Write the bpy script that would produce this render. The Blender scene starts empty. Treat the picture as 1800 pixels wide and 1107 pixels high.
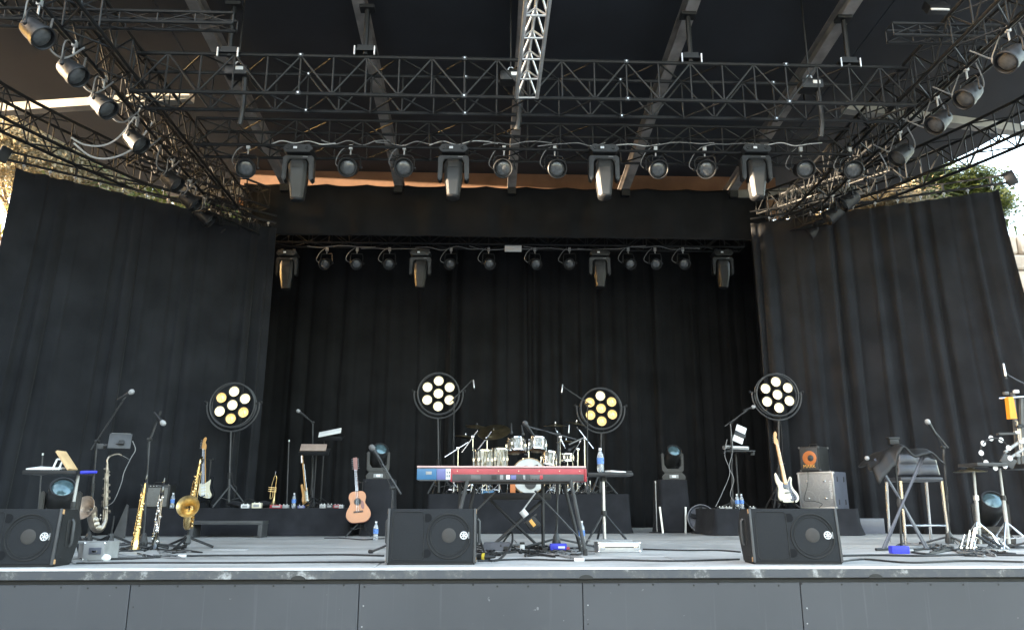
import bpy, bmesh, math, random
from mathutils import Vector as V, Matrix as M
import numpy as np
R = math.radians
rnd = random.Random(7)
scene = bpy.context.scene
col = scene.collection

# ------------------------------------------------------------------ camera, world, sun, exposure
CZ = 0.45; FPX = 1350.0; PITCH = math.atan(333.5 / FPX); YAW = R(-2.0)
cam_d = bpy.data.cameras.new('camera'); cam_d.sensor_width = 36.0; cam_d.lens = 36.0 * FPX / 1800.0
cam_d.clip_start = 0.05; cam_d.clip_end = 2000.0
cam = bpy.data.objects.new('camera', cam_d); col.objects.link(cam)
cam.location = (0, 0, CZ); cam.rotation_euler = (math.pi / 2 + PITCH, 0, YAW)
scene.camera = cam
SUN_DIR = V((-1.0, -0.105, 0.040)).normalized()          # towards the sun: low, from stage right of the picture's left
world = bpy.data.worlds.new('World'); scene.world = world; world.use_nodes = True
wn = world.node_tree; wn.nodes.clear()
sky = wn.nodes.new('ShaderNodeTexSky'); sky.sky_type = 'NISHITA'; sky.sun_disc = False
sky.sun_elevation = math.asin(SUN_DIR.z); sky.sun_rotation = math.atan2(SUN_DIR.x, SUN_DIR.y)
sky.air_density = 0.57; sky.dust_density = 4.0; sky.ozone_density = 0.1
bg = wn.nodes.new('ShaderNodeBackground'); bg.inputs['Strength'].default_value = 0.15
wo = wn.nodes.new('ShaderNodeOutputWorld')
wn.links.new(sky.outputs[0], bg.inputs[0]); wn.links.new(bg.outputs[0], wo.inputs[0])
sd = bpy.data.lights.new('sun', 'SUN'); sd.energy = 2.0; sd.angle = R(0.5); sd.color = (1.0, 0.80, 0.56)
so = bpy.data.objects.new('sun', sd); col.objects.link(so); so.location = (-30, -3, 12)
so.rotation_euler = (-SUN_DIR).to_track_quat('-Z', 'Y').to_euler()
scene.view_settings.view_transform = 'Standard'; scene.view_settings.look = 'None'
scene.view_settings.gamma = 1.0; scene.view_settings.exposure = 5.2
scene.view_settings.use_curve_mapping = False
scene.render.engine = 'CYCLES'

# ------------------------------------------------------------------ helpers
_cp, _sp, _cy, _sy = math.cos(PITCH), math.sin(PITCH), math.cos(YAW), math.sin(YAW)
_fw = V((-_sy * _cp, _cy * _cp, _sp)); _rt = V((_cy, _sy, 0)); _up = _rt.cross(_fw)
def ray(px, py): return _fw + _rt * ((px - 900) / FPX) + _up * ((553.5 - py) / FPX)
def A(px, py, Y):                       # surveyed point: photo position + its depth on the stage
    d = ray(px, py); p = d * (Y / d.y); p.z += CZ; return p
def G(px, py, z=0.0):                   # surveyed point on a horizontal surface at height z
    d = ray(px, py); p = d * ((z - CZ) / d.z); p.z += CZ; return p

MATS = {}
def mat(name, c, rough=0.6, metal=0.0, var=0.12, vs=6.0, bump=0.0, bs=60.0, emit=0.0, spec=0.5, sheen=0.0, coat=0.0, alpha=1.0, trans=0.0):
    m = bpy.data.materials.new(name); m.use_nodes = True; nt = m.node_tree; b = nt.nodes['Principled BSDF']
    b.inputs['Roughness'].default_value = rough; b.inputs['Metallic'].default_value = metal
    b.inputs['Specular IOR Level'].default_value = spec; b.inputs['Sheen Weight'].default_value = sheen
    b.inputs['Coat Weight'].default_value = coat; b.inputs['Transmission Weight'].default_value = trans
    tc = nt.nodes.new('ShaderNodeTexCoord')
    if var > 0:
        n = nt.nodes.new('ShaderNodeTexNoise'); n.inputs['Scale'].default_value = vs; n.inputs['Detail'].default_value = 6
        nt.links.new(tc.outputs['Object'], n.inputs['Vector'])
        r = nt.nodes.new('ShaderNodeValToRGB'); r.color_ramp.elements[0].position = 0.3; r.color_ramp.elements[1].position = 0.7
        r.color_ramp.elements[0].color = tuple(x * (1 - var) for x in c) + (1,); r.color_ramp.elements[1].color = tuple(min(1, x * (1 + var)) for x in c) + (1,)
        nt.links.new(n.outputs['Fac'], r.inputs['Fac']); nt.links.new(r.outputs[0], b.inputs['Base Color'])
    else: b.inputs['Base Color'].default_value = tuple(c) + (1,)
    if bump > 0:
        n2 = nt.nodes.new('ShaderNodeTexNoise'); n2.inputs['Scale'].default_value = bs; n2.inputs['Detail'].default_value = 4
        nt.links.new(tc.outputs['Object'], n2.inputs['Vector'])
        bp = nt.nodes.new('ShaderNodeBump'); bp.inputs['Strength'].default_value = bump; bp.inputs['Distance'].default_value = 0.01
        nt.links.new(n2.outputs['Fac'], bp.inputs['Height']); nt.links.new(bp.outputs[0], b.inputs['Normal'])
    if emit > 0:
        b.inputs['Emission Color'].default_value = tuple(c) + (1,); b.inputs['Emission Strength'].default_value = emit
    MATS[name] = m; return m
K = (1, 1, 1)
def g(v, t=(1, 1, 1)): return tuple(v * x for x in t)
mat('velour', (0.0185, 0.0195, 0.0225), 0.95, var=0.25, vs=2.0, bump=0.3, bs=400, sheen=0.06, spec=0.1)
mat('velour_back', (0.014, 0.0145, 0.016), 0.95, var=0.25, vs=2.0, bump=0.3, bs=400, sheen=0.03, spec=0.1)
mat('skirt', (0.020, 0.0205, 0.024), 0.9, var=0.25, vs=4.0, bump=0.3, bs=300, sheen=0.04, spec=0.15)
mat('black', g(0.014), 0.55, var=0.3, vs=9)
mat('black_metal', (0.012, 0.0125, 0.014), 0.5, 0.0, var=0.3, vs=14, spec=0.5)
mat('truss_black', (0.0085, 0.009, 0.0098), 0.5, 0.0, var=0.4, vs=7, spec=0.35)
mat('dark_grey', g(0.048, (1, 1.02, 1.06)), 0.5, var=0.25, vs=8)
mat('fixture', g(0.022, (0.97, 1, 1.05)), 0.42, var=0.25, vs=6, spec=0.5)
mat('grey', g(0.10), 0.5, var=0.2)
mat('light_grey', g(0.30), 0.5, var=0.15)
mat('alu', g(0.62), 0.34, 0.85, var=0.15, vs=9)
mat('alu_dull', (0.42, 0.42, 0.41), 0.5, 0.5, var=0.2, vs=9)
mat('chrome', g(0.78), 0.14, 1.0, var=0.05)
mat('steel_beam', (0.23, 0.21, 0.195), 0.6, 0.1, var=0.4, vs=3.5, bump=0.2, bs=25)
mat('pale_beam', (0.24, 0.23, 0.21), 0.7, var=0.2, vs=2)
mat('roof', (0.017, 0.020, 0.026), 0.8, var=0.2, vs=1.2)
mat('ochre', (0.25, 0.14, 0.085), 0.85, var=0.3, vs=1.5)
mat('white', g(0.75), 0.55, var=0.06)
mat('paper', (0.78, 0.78, 0.76), 0.8, var=0.03)
mat('gold', (0.78, 0.56, 0.26), 0.22, 1.0, var=0.2, vs=30)
mat('dull_gold', (0.56, 0.42, 0.21), 0.35, 1.0, var=0.3, vs=30)
mat('old_silver', (0.27, 0.235, 0.20), 0.33, 0.9, var=0.35, vs=16)
mat('bell_in', (0.46, 0.37, 0.30), 0.4, 0.7, var=0.2, vs=20)
mat('spruce', (0.50, 0.195, 0.065), 0.3, var=0.12, vs=4, coat=0.4)
mat('maple', (0.66, 0.36, 0.13), 0.32, var=0.12, vs=6, coat=0.3)
mat('cream', (0.78, 0.72, 0.56), 0.25, var=0.05, coat=0.5)
mat('rosewood', (0.07, 0.035, 0.022), 0.5, var=0.3, vs=20)
mat('mahogany', (0.20, 0.055, 0.03), 0.3, var=0.2, coat=0.5)
mat('gloss_black', g(0.012, (0.9, 1, 1.2)), 0.12, var=0.1, coat=0.6)
mat('pickguard', (0.10, 0.105, 0.13), 0.3, var=0.1)
mat('red', (0.36, 0.035, 0.048), 0.35, var=0.1)
mat('blue', (0.035, 0.045, 0.55), 0.5, var=0.1)
mat('kb_blue', (0.03, 0.135, 0.27), 0.4, var=0.08)
mat('kb_violet', (0.13, 0.14, 0.32), 0.4, var=0.08)
mat('kb_pink', (0.62, 0.42, 0.40), 0.5, var=0.12)
mat('orange', (0.85, 0.33, 0.03), 0.45, var=0.1)
mat('amp_orange', (0.55, 0.17, 0.045), 0.5, var=0.15)
mat('amp_yellow', (0.80, 0.42, 0.10), 0.5, var=0.05)
mat('grille', g(0.33), 0.45, 0.5, var=0.12, vs=40)
mat('amp_cloth', (0.17, 0.165, 0.155), 0.9, var=0.15, vs=60, bump=0.4, bs=500)
mat('wedge_body', g(0.015, (1, 1.02, 1.05)), 0.6, var=0.3, vs=6, bump=0.25, bs=220, spec=0.3)
mat('wedge_grille', (0.017, 0.0185, 0.021), 0.7, 0.0, var=0.3, vs=260, bump=0.4, bs=500, spec=0.25)
mat('cone', (0.05, 0.046, 0.043), 0.85, var=0.15, vs=8)
mat('bare_wood', (0.45, 0.26, 0.12), 0.7, var=0.2)
mat('pale_wood', (0.62, 0.42, 0.22), 0.6, var=0.12, vs=10)
mat('tan_leather', (0.30, 0.23, 0.19), 0.5, var=0.15, vs=12)
mat('lens', (0.10, 0.105, 0.11), 0.22, 0.4, var=0.25, vs=20)
mat('front_lens', (0.10, 0.16, 0.18), 0.08, 0.4, var=0.2, vs=18)
mat('display', (0.75, 0.78, 0.82), 0.3, var=0.05)
mat('lamp_glow', (1.0, 0.70, 0.27), 0.4, var=0, emit=0.014)
mat('lamp_hot', (1.0, 0.88, 0.58), 0.4, var=0, emit=0.020)
mat('bulb_glow', (1.0, 0.74, 0.32), 0.4, var=0, emit=0.030); mat('bulb_hot', (1.0, 0.90, 0.62), 0.4, var=0, emit=0.045)
mat('cymbal', (0.20, 0.165, 0.10), 0.32, 0.9, var=0.3, vs=10)
mat('drum_head', (0.60, 0.61, 0.60), 0.4, var=0.1, vs=8)
mat('tom_bottom', (0.16, 0.09, 0.06), 0.4, var=0.2)
mat('gold_hoop', (0.36, 0.24, 0.13), 0.35, 0.3, var=0.15)
mat('plastic', (0.80, 0.85, 0.90), 0.12, var=0, trans=0.75, spec=0.5)
mat('bottle_label', (0.10, 0.22, 0.55), 0.5, var=0.4, vs=60)
mat('cap', (0.75, 0.77, 0.80), 0.5, var=0)
mat('cable', g(0.012), 0.6, var=0.2)
mat('cable_grey', g(0.20), 0.55, var=0.2)
mat('cable_white', g(0.55), 0.55, var=0.1)
mat('yellow', (0.75, 0.55, 0.05), 0.5, var=0.1)
mat('leather', (0.045, 0.047, 0.055), 0.38, var=0.2, vs=15, bump=0.15, bs=150)
mat('screw', g(0.02), 0.5, var=0)
mat('screw_pale', g(0.4), 0.5, var=0)
mat('bark', (0.20, 0.14, 0.09), 0.9, var=0.4, vs=8, bump=0.6, bs=30)
mat('leaf', (0.075, 0.11, 0.025), 0.6, var=0.45, vs=1.2)
mat('leaf_dry', (0.16, 0.13, 0.045), 0.7, var=0.4, vs=1.2)
mat('leaf_palm', (0.06, 0.09, 0.03), 0.55, var=0.4, vs=2)
mat('sandstone', (0.58, 0.48, 0.38), 0.9, var=0.3, vs=2.5, bump=0.6, bs=8)
mat('stone_pale', (0.66, 0.60, 0.52), 0.9, var=0.25, vs=3.0, bump=0.5, bs=12)
mat('plaster', (0.55, 0.52, 0.47), 0.85, var=0.1, vs=2)
mat('glass', (0.05, 0.06, 0.07), 0.08, var=0)
mat('earth', (0.17, 0.165, 0.16), 0.95, var=0.3, vs=0.6, bump=0.4, bs=10)

def node_mat(name, fn):
    m = bpy.data.materials.new(name); m.use_nodes = True; nt = m.node_tree; b = nt.nodes['Principled BSDF']
    fn(nt, b, lambda t: nt.nodes.new(t), nt.links.new); MATS[name] = m
def _ramp(nt, stops):
    r = nt.nodes.new('ShaderNodeValToRGB'); e = r.color_ramp.elements
    e.remove(e[1])
    for i, (p, c) in enumerate(stops):
        el = e[0] if i == 0 else e.new(p)
        el.position = p; el.color = (c if len(c) == 4 else tuple(c) + (1,))
    return r
def _floor(nt, b, N, L):                      # scuffed grey painted boards, long scrape marks
    geo = N('ShaderNodeNewGeometry'); mp = N('ShaderNodeMapping'); mp.inputs['Scale'].default_value = (0.35, 2.2, 1)
    L(geo.outputs['Position'], mp.inputs['Vector'])
    n = N('ShaderNodeTexNoise'); n.inputs['Scale'].default_value = 1.6; n.inputs['Detail'].default_value = 9; n.inputs['Roughness'].default_value = 0.65
    L(mp.outputs[0], n.inputs['Vector'])
    r = _ramp(nt, [(0.25, (0.30, 0.296, 0.287)), (0.45, (0.50, 0.492, 0.475)), (0.62, (0.62, 0.611, 0.59)), (0.74, (0.76, 0.75, 0.73))]); L(n.outputs['Fac'], r.inputs['Fac'])
    w = N('ShaderNodeTexNoise'); w.inputs['Scale'].default_value = 30; w.inputs['Detail'].default_value = 5; L(geo.outputs['Position'], w.inputs['Vector'])
    mx = N('ShaderNodeMixRGB'); mx.blend_type = 'MULTIPLY'; mx.inputs['Fac'].default_value = 0.25; L(r.outputs[0], mx.inputs[1]); L(w.outputs['Fac'], mx.inputs[2])
    oi = N('ShaderNodeObjectInfo'); pr = _ramp(nt, [(0.0, g(0.84)), (1.0, g(1.0))]); L(oi.outputs['Random'], pr.inputs['Fac'])
    st = N('ShaderNodeTexNoise'); st.inputs['Scale'].default_value = 0.55; st.inputs['Detail'].default_value = 10; st.inputs['Roughness'].default_value = 0.75; st.inputs['Distortion'].default_value = 0.6; L(geo.outputs['Position'], st.inputs['Vector'])
    sr = _ramp(nt, [(0.36, g(0.66)), (0.52, g(1.0))]); L(st.outputs['Fac'], sr.inputs['Fac'])
    mq = N('ShaderNodeMapping'); mq.inputs['Scale'].default_value = (0.5, 9, 1); mq.inputs['Rotation'].default_value = (0, 0, 0.12); L(geo.outputs['Position'], mq.inputs['Vector'])
    sc = N('ShaderNodeTexNoise'); sc.inputs['Scale'].default_value = 4.0; sc.inputs['Detail'].default_value = 3; L(mq.outputs[0], sc.inputs['Vector'])
    cr = _ramp(nt, [(0.30, g(0.55)), (0.40, g(1.0)), (0.66, g(1.0)), (0.72, g(1.25))]); L(sc.outputs['Fac'], cr.inputs['Fac'])
    last = mx
    for nd in (pr, sr, cr):
        m_ = N('ShaderNodeMixRGB'); m_.blend_type = 'MULTIPLY'; m_.inputs['Fac'].default_value = 1.0; L(last.outputs[0], m_.inputs[1]); L(nd.outputs[0], m_.inputs[2]); last = m_
    L(last.outputs[0], b.inputs['Base Color'])
    rr = _ramp(nt, [(0.3, g(0.42)), (0.7, g(0.7))]); L(n.outputs['Fac'], rr.inputs['Fac']); L(rr.outputs[0], b.inputs['Roughness'])
    bp = N('ShaderNodeBump'); bp.inputs['Strength'].default_value = 0.15; bp.inputs['Distance'].default_value = 0.004; L(w.outputs['Fac'], bp.inputs['Height']); L(bp.outputs[0], b.inputs['Normal'])
node_mat('floor_paint', _floor)
def _fascia(nt, b, N, L):                     # dark grey painted ply with scratches and drips
    geo = N('ShaderNodeNewGeometry')
    n = N('ShaderNodeTexNoise'); n.inputs['Scale'].default_value = 0.9; n.inputs['Detail'].default_value = 8; L(geo.outputs['Position'], n.inputs['Vector'])
    r = _ramp(nt, [(0.3, (0.056, 0.058, 0.065)), (0.7, (0.070, 0.072, 0.080))]); L(n.outputs['Fac'], r.inputs['Fac'])
    s = N('ShaderNodeTexNoise'); s.inputs['Scale'].default_value = 14; s.inputs['Detail'].default_value = 3; L(geo.outputs['Position'], s.inputs['Vector'])
    sr = _ramp(nt, [(0.725, g(0)), (0.75, g(0.8))]); L(s.outputs['Fac'], sr.inputs['Fac'])
    mp = N('ShaderNodeMapping'); mp.inputs['Scale'].default_value = (30, 30, 0.6); L(geo.outputs['Position'], mp.inputs['Vector'])
    d = N('ShaderNodeTexNoise'); d.inputs['Scale'].default_value = 1.0; d.inputs['Detail'].default_value = 2; L(mp.outputs[0], d.inputs['Vector'])
    dr = _ramp(nt, [(0.66, g(0)), (0.78, g(0.2))]); L(d.outputs['Fac'], dr.inputs['Fac'])
    m1 = N('ShaderNodeMixRGB'); L(sr.outputs[0], m1.inputs['Fac']); L(r.outputs[0], m1.inputs[1]); m1.inputs[2].default_value = (0.2, 0.2, 0.21, 1)
    m2 = N('ShaderNodeMixRGB'); L(dr.outputs[0], m2.inputs['Fac']); L(m1.outputs[0], m2.inputs[1]); m2.inputs[2].default_value = (0.17, 0.17, 0.18, 1)
    L(m2.outputs[0], b.inputs['Base Color']); b.inputs['Roughness'].default_value = 0.55
node_mat('fascia_paint', _fascia)
def _edge(nt, b, N, L):                       # white edge line, chipped to dark
    geo = N('ShaderNodeNewGeometry'); n = N('ShaderNodeTexNoise'); n.inputs['Scale'].default_value = 7; n.inputs['Detail'].default_value = 8; n.inputs['Roughness'].default_value = 0.7
    L(geo.outputs['Position'], n.inputs['Vector'])
    r = _ramp(nt, [(0.27, g(0.25)), (0.34, g(0.6)), (0.5, g(0.82))]); L(n.outputs['Fac'], r.inputs['Fac']); L(r.outputs[0], b.inputs['Base Color']); b.inputs['Roughness'].default_value = 0.6
node_mat('edge_white', _edge)
def _chip(nt, b, N, L):                       # dark edge trim with white paint smears
    geo = N('ShaderNodeNewGeometry'); n = N('ShaderNodeTexNoise'); n.inputs['Scale'].default_value = 5; n.inputs['Detail'].default_value = 9; n.inputs['Roughness'].default_value = 0.72
    L(geo.outputs['Position'], n.inputs['Vector'])
    r = _ramp(nt, [(0.50, (0.072, 0.075, 0.084)), (0.58, g(0.10)), (0.64, g(0.28)), (0.72, g(0.5))]); L(n.outputs['Fac'], r.inputs['Fac']); L(r.outputs[0], b.inputs['Base Color']); b.inputs['Roughness'].default_value = 0.6
node_mat('edge_trim', _chip)
def _pearl(nt, b, N, L):                      # oyster pearl wrap: vertical black and silver ripples
    tc = N('ShaderNodeTexCoord'); mp = N('ShaderNodeMapping'); mp.inputs['Scale'].default_value = (26, 26, 5); L(tc.outputs['Object'], mp.inputs['Vector'])
    n = N('ShaderNodeTexNoise'); n.inputs['Scale'].default_value = 1.0; n.inputs['Detail'].default_value = 5; n.inputs['Distortion'].default_value = 1.2; L(mp.outputs[0], n.inputs['Vector'])
    r = _ramp(nt, [(0.38, (0.02, 0.018, 0.014)), (0.47, (0.22, 0.19, 0.13)), (0.55, g(0.55)), (0.64, (0.10, 0.085, 0.06))]); L(n.outputs['Fac'], r.inputs['Fac']); L(r.outputs[0], b.inputs['Base Color'])
    b.inputs['Roughness'].default_value = 0.2; b.inputs['Metallic'].default_value = 0.1; b.inputs['Coat Weight'].default_value = 0.5
node_mat('pearl', _pearl)
def leafy(name, c0, c1):
    def fn(nt, b, N, L):
        geo = N('ShaderNodeNewGeometry'); n = N('ShaderNodeTexNoise'); n.inputs['Scale'].default_value = 1.7; n.inputs['Detail'].default_value = 5; L(geo.outputs['Position'], n.inputs['Vector'])
        r = _ramp(nt, [(0.35, c0), (0.65, c1)]); L(n.outputs['Fac'], r.inputs['Fac']); L(r.outputs[0], b.inputs['Base Color']); b.inputs['Roughness'].default_value = 0.6
        t = N('ShaderNodeBsdfTranslucent'); L(r.outputs[0], t.inputs['Color']); mx = N('ShaderNodeMixShader'); mx.inputs[0].default_value = 0.4
        L(b.outputs[0], mx.inputs[1]); L(t.outputs[0], mx.inputs[2]); L(mx.outputs[0], nt.nodes['Material Output'].inputs['Surface'])
    node_mat(name, fn)
leafy('leaf', (0.055, 0.085, 0.018), (0.15, 0.17, 0.035)); leafy('leaf_dry', (0.15, 0.125, 0.075), (0.28, 0.235, 0.15)); leafy('leaf_palm', (0.07, 0.10, 0.03), (0.16, 0.17, 0.05))

ANCH = {}
class MB:
    def __init__(s): s.v = []; s.f = []
    def add(s, vs, fs):
        o = len(s.v); s.v += [tuple(v) for v in vs]; s.f += [tuple(i + o for i in f) for f in fs]; return s
    def box(s, c, sz, Mx=None):
        x, y, z = [k / 2 for k in sz]; vs = [V((a * x, b * y, d * z)) for d in (-1, 1) for a, b in ((-1, -1), (1, -1), (1, 1), (-1, 1))]
        if Mx is not None: vs = [Mx @ v for v in vs]
        c = V(c); return s.add([v + c for v in vs], [(3, 2, 1, 0), (4, 5, 6, 7), (0, 1, 5, 4), (1, 2, 6, 5), (2, 3, 7, 6), (3, 0, 4, 7)])
    def rbox(s, c, sz, r=0.01, seg=2, Mx=None):
        bm = bmesh.new(); bmesh.ops.create_cube(bm, size=1.0)
        for v in bm.verts: v.co = V((v.co.x * sz[0], v.co.y * sz[1], v.co.z * sz[2]))
        bmesh.ops.bevel(bm, geom=bm.edges[:], offset=min(r, min(sz) * 0.45), segments=seg, affect='EDGES', profile=0.6)
        return s._bm(bm, c, Mx)
    def _bm(s, bm, c=(0, 0, 0), Mx=None):
        bm.verts.index_update(); c = V(c)
        vs = [((Mx @ v.co) if Mx is not None else v.co.copy()) + c for v in bm.verts]; fs = [[v.index for v in f.verts] for f in bm.faces]; bm.free(); return s.add(vs, fs)
    def tube(s, pts, r, n=8, cap=True):
        pts = [V(p) for p in pts]; rs = r if isinstance(r, (list, tuple)) else [r] * len(pts)
        vs = []; fs = []; t0 = (pts[1] - pts[0]).normalized(); u = t0.orthogonal().normalized()
        for i, p in enumerate(pts):
            t = (pts[min(i + 1, len(pts) - 1)] - pts[max(i - 1, 0)]).normalized()
            u = (u - t * u.dot(t)); u = u.normalized() if u.length > 1e-6 else t.orthogonal().normalized(); w = t.cross(u)
            for k in range(n): a = 2 * math.pi * k / n; vs.append(p + (u * math.cos(a) + w * math.sin(a)) * rs[i])
        for i in range(len(pts) - 1):
            for k in range(n): fs.append((i * n + k, i * n + (k + 1) % n, (i + 1) * n + (k + 1) % n, (i + 1) * n + k))
        if cap: fs.append(tuple(reversed(range(n)))); fs.append(tuple((len(pts) - 1) * n + k for k in range(n)))
        return s.add(vs, fs)
    def lathe(s, prof, o=(0, 0, 0), ax=(0, 0, 1), n=20, cap=True):
        o = V(o); ax = V(ax).normalized(); u = ax.orthogonal().normalized(); w = ax.cross(u); vs = []; fs = []
        for r, h in prof:
            for k in range(n): a = 2 * math.pi * k / n; vs.append(o + ax * h + (u * math.cos(a) + w * math.sin(a)) * r)
        for i in range(len(prof) - 1):
            for k in range(n): fs.append((i * n + k, i * n + (k + 1) % n, (i + 1) * n + (k + 1) % n, (i + 1) * n + k))
        if cap: fs.append(tuple(reversed(range(n)))); fs.append(tuple((len(prof) - 1) * n + k for k in range(n)))
        return s.add(vs, fs)
    def ball(s, c, r, n=14, m=8, sc=(1, 1, 1)):
        prof = [(max(1e-4, r * math.sin(math.pi * i / m)), -r * math.cos(math.pi * i / m)) for i in range(m + 1)]; o = len(s.v); s.lathe(prof, (0, 0, 0), (0, 0, 1), n, False)
        for i in range(o, len(s.v)): x = s.v[i]; s.v[i] = (x[0] * sc[0] + c[0], x[1] * sc[1] + c[1], x[2] * sc[2] + c[2])
        return s
    def torus(s, c, ax, Rr, r, n=40, m=8, a0=0.0, a1=2 * math.pi, u=None):
        c = V(c); ax = V(ax).normalized(); u = V(u) if u else ax.orthogonal().normalized(); w = ax.cross(u)
        full = abs(a1 - a0 - 2 * math.pi) < 1e-6
        k = n if full else n + 1
        pts = [c + (u * math.cos(a0 + (a1 - a0) * i / n) + w * math.sin(a0 + (a1 - a0) * i / n)) * Rr for i in range(k)]
        if not full: return s.tube(pts, r, m)
        vs = []; fs = []
        for i, p in enumerate(pts):
            d = (p - c).normalized()
            for j in range(m): a = 2 * math.pi * j / m; vs.append(p + (d * math.cos(a) + ax * math.sin(a)) * r)
        for i in range(n):
            for j in range(m): fs.append((i * m + j, ((i + 1) % n) * m + j, ((i + 1) % n) * m + (j + 1) % m, i * m + (j + 1) % m))
        return s.add(vs, fs)
    def prism(s, out, d, y0=0.0, bev=0.0):      # outline in x,z; depth d along +y from y0
        bm = bmesh.new(); vs = [bm.verts.new((x, y0, z)) for x, z in out]; f = bm.faces.new(vs)
        ex = bmesh.ops.extrude_face_region(bm, geom=[f])
        for e in ex['geom']:
            if isinstance(e, bmesh.types.BMVert): e.co.y += d
        bmesh.ops.recalc_face_normals(bm, faces=bm.faces[:])
        if bev > 0:
            es = [e for e in bm.edges if abs(e.verts[0].co.y - e.verts[1].co.y) < 1e-6]; bmesh.ops.bevel(bm, geom=es, offset=bev, segments=2, affect='EDGES')
        return s._bm(bm)
    def xf(s, Mx): s.v = [tuple(Mx @ V(v)) for v in s.v]; return s
    def build(s, name, m, parent=None, smooth=True, ang=40):
        a = ANCH.get(parent.name, V((0, 0, 0))) if parent else V((0, 0, 0))
        me = bpy.data.meshes.new(name); me.from_pydata([(v[0] - a.x, v[1] - a.y, v[2] - a.z) for v in s.v], [], s.f); me.update()
        if smooth:
            me.polygons.foreach_set('use_smooth', [True] * len(me.polygons)); me.set_sharp_from_angle(angle=R(ang))
        me.materials.append(MATS[m] if isinstance(m, str) else m)
        o = bpy.data.objects.new(name, me); col.objects.link(o)
        if parent: o.parent = parent; ANCH[o.name] = a
        return o
def tag(o, label, cat, group=None):
    o['label'] = label; o['category'] = cat
    if group: o['group'] = group
    return o
def thing(name, label, cat, loc=(0, 0, 0), rot=None, group=None, mx=None):
    o = bpy.data.objects.new(name, None); col.objects.link(o); o.empty_display_size = 0.1
    tag(o, label, cat, group)
    if mx is not None: o.matrix_world = mx; ANCH[o.name] = V((0, 0, 0))
    elif rot is not None: o.location = loc; o.rotation_euler = rot; ANCH[o.name] = V((0, 0, 0))
    else: o.location = loc; ANCH[o.name] = V(loc)
    return o
def struct(o): o['kind'] = 'structure'; return o
def copy_tree(o, parent=None):
    c = o.copy(); col.objects.link(c); c.parent = parent
    for ch in list(o.children): copy_tree(ch, c)
    return c
_unit = {}
def unit_cyl(m, n=6):
    if (m, n) not in _unit:
        b = MB().lathe([(1, 0), (1, 1)], n=n); me = bpy.data.meshes.new('rod'); me.from_pydata(b.v, [], b.f)
        me.polygons.foreach_set('use_smooth', [True] * len(me.polygons)); me.set_sharp_from_angle(angle=R(50)); me.materials.append(MATS[m]); _unit[(m, n)] = me
    return _unit[(m, n)]
def bar(name, p0, p1, r, m, parent, n=6):        # a round bar as one object, sharing its mesh
    p0, p1 = V(p0), V(p1); d = p1 - p0; o = bpy.data.objects.new(name, unit_cyl(m, n)); col.objects.link(o)
    a = ANCH.get(parent.name, V((0, 0, 0)))
    Mx = M.Translation(p0 - a) @ d.to_track_quat('Z', 'Y').to_matrix().to_4x4() @ M.Diagonal((r, r, d.length, 1))
    o.parent = parent; o.matrix_parent_inverse = M.Identity(4); o.matrix_local = Mx; return o
def spline(ctrl, n=6, closed=False):
    P = [V(c) if len(c) == 3 else V((c[0], c[1], 0)) for c in ctrl]; L = len(P); out = []
    rng = range(L if closed else L - 1)
    for i in rng:
        if closed: p0, p1, p2, p3 = P[(i - 1) % L], P[i], P[(i + 1) % L], P[(i + 2) % L]
        else: p0, p1, p2, p3 = P[max(i - 1, 0)], P[i], P[i + 1], P[min(i + 2, L - 1)]
        for k in range(n):
            t = k / n; out.append(0.5 * ((2 * p1) + (p2 - p0) * t + (2 * p0 - 5 * p1 + 4 * p2 - p3) * t * t + (3 * p1 - p0 - 3 * p2 + p3) * t ** 3))
    if not closed: out.append(P[-1])
    return out
def out2(ctrl, n=5): return [(p.x, p.y) for p in spline(ctrl, n, True)]
def cable(label, pts, r=0.006, m='cable', group=None, name='cable', n=6):
    return tag(MB().tube(spline(pts, n), r, 5).build(name, m), label, 'cable', group)
def text_part(name, txt, size, m, parent, Mx, depth=0.002):
    cu = bpy.data.curves.new('t', 'FONT'); cu.body = txt; cu.size = size; cu.extrude = depth; cu.align_x = 'CENTER'; cu.align_y = 'CENTER'
    to = bpy.data.objects.new('t', cu); me = bpy.data.meshes.new_from_object(to); bpy.data.objects.remove(to); bpy.data.curves.remove(cu)
    me.transform(Mx); me.materials.clear(); me.materials.append(MATS[m]); o = bpy.data.objects.new(name, me); col.objects.link(o); o.parent = parent; ANCH[o.name] = ANCH.get(parent.name, V()); return o
TXT = M.Rotation(math.pi / 2, 4, 'X')             # text that stands up facing the audience
ORD = ['first', 'second', 'third', 'fourth', 'fifth', 'sixth', 'seventh', 'eighth', 'ninth', 'tenth', 'eleventh', 'twelfth']

# ------------------------------------------------------------------ setting: ground, stage floor, fascia
GZ = -1.25
struct(MB().add([(-300, -200, GZ), (300, -200, GZ), (300, 500, GZ), (-300, 500, GZ)], [(0, 1, 2, 3)]).build('ground', 'earth'))
FY = 5.93
deck = struct(MB().box((0.5, (FY + 0.05 + 19) / 2, -0.075), (22, 19 - FY - 0.05, 0.10)).build('stage_floor', 'black'))
_pm = {}
for iy in range(9):
    y0 = FY + 0.045 + iy * 1.22
    for ix in range(-5, 7):
        off = 1.22 if iy % 2 else 0.0
        key = 'p'
        if key not in _pm: _pm[key] = MB().rbox((0, 0, 0), (2.428, 1.209, 0.024), 0.004, 1).build('floor_panel', 'floor_paint', deck).data; o = bpy.data.objects['floor_panel']
        else: o = bpy.data.objects.new('floor_panel', _pm[key]); col.objects.link(o); o.parent = deck
        o.location = (0.4 + ix * 2.44 + off, y0 + 0.61, -0.012 - 0.0008 * rnd.random())
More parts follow.
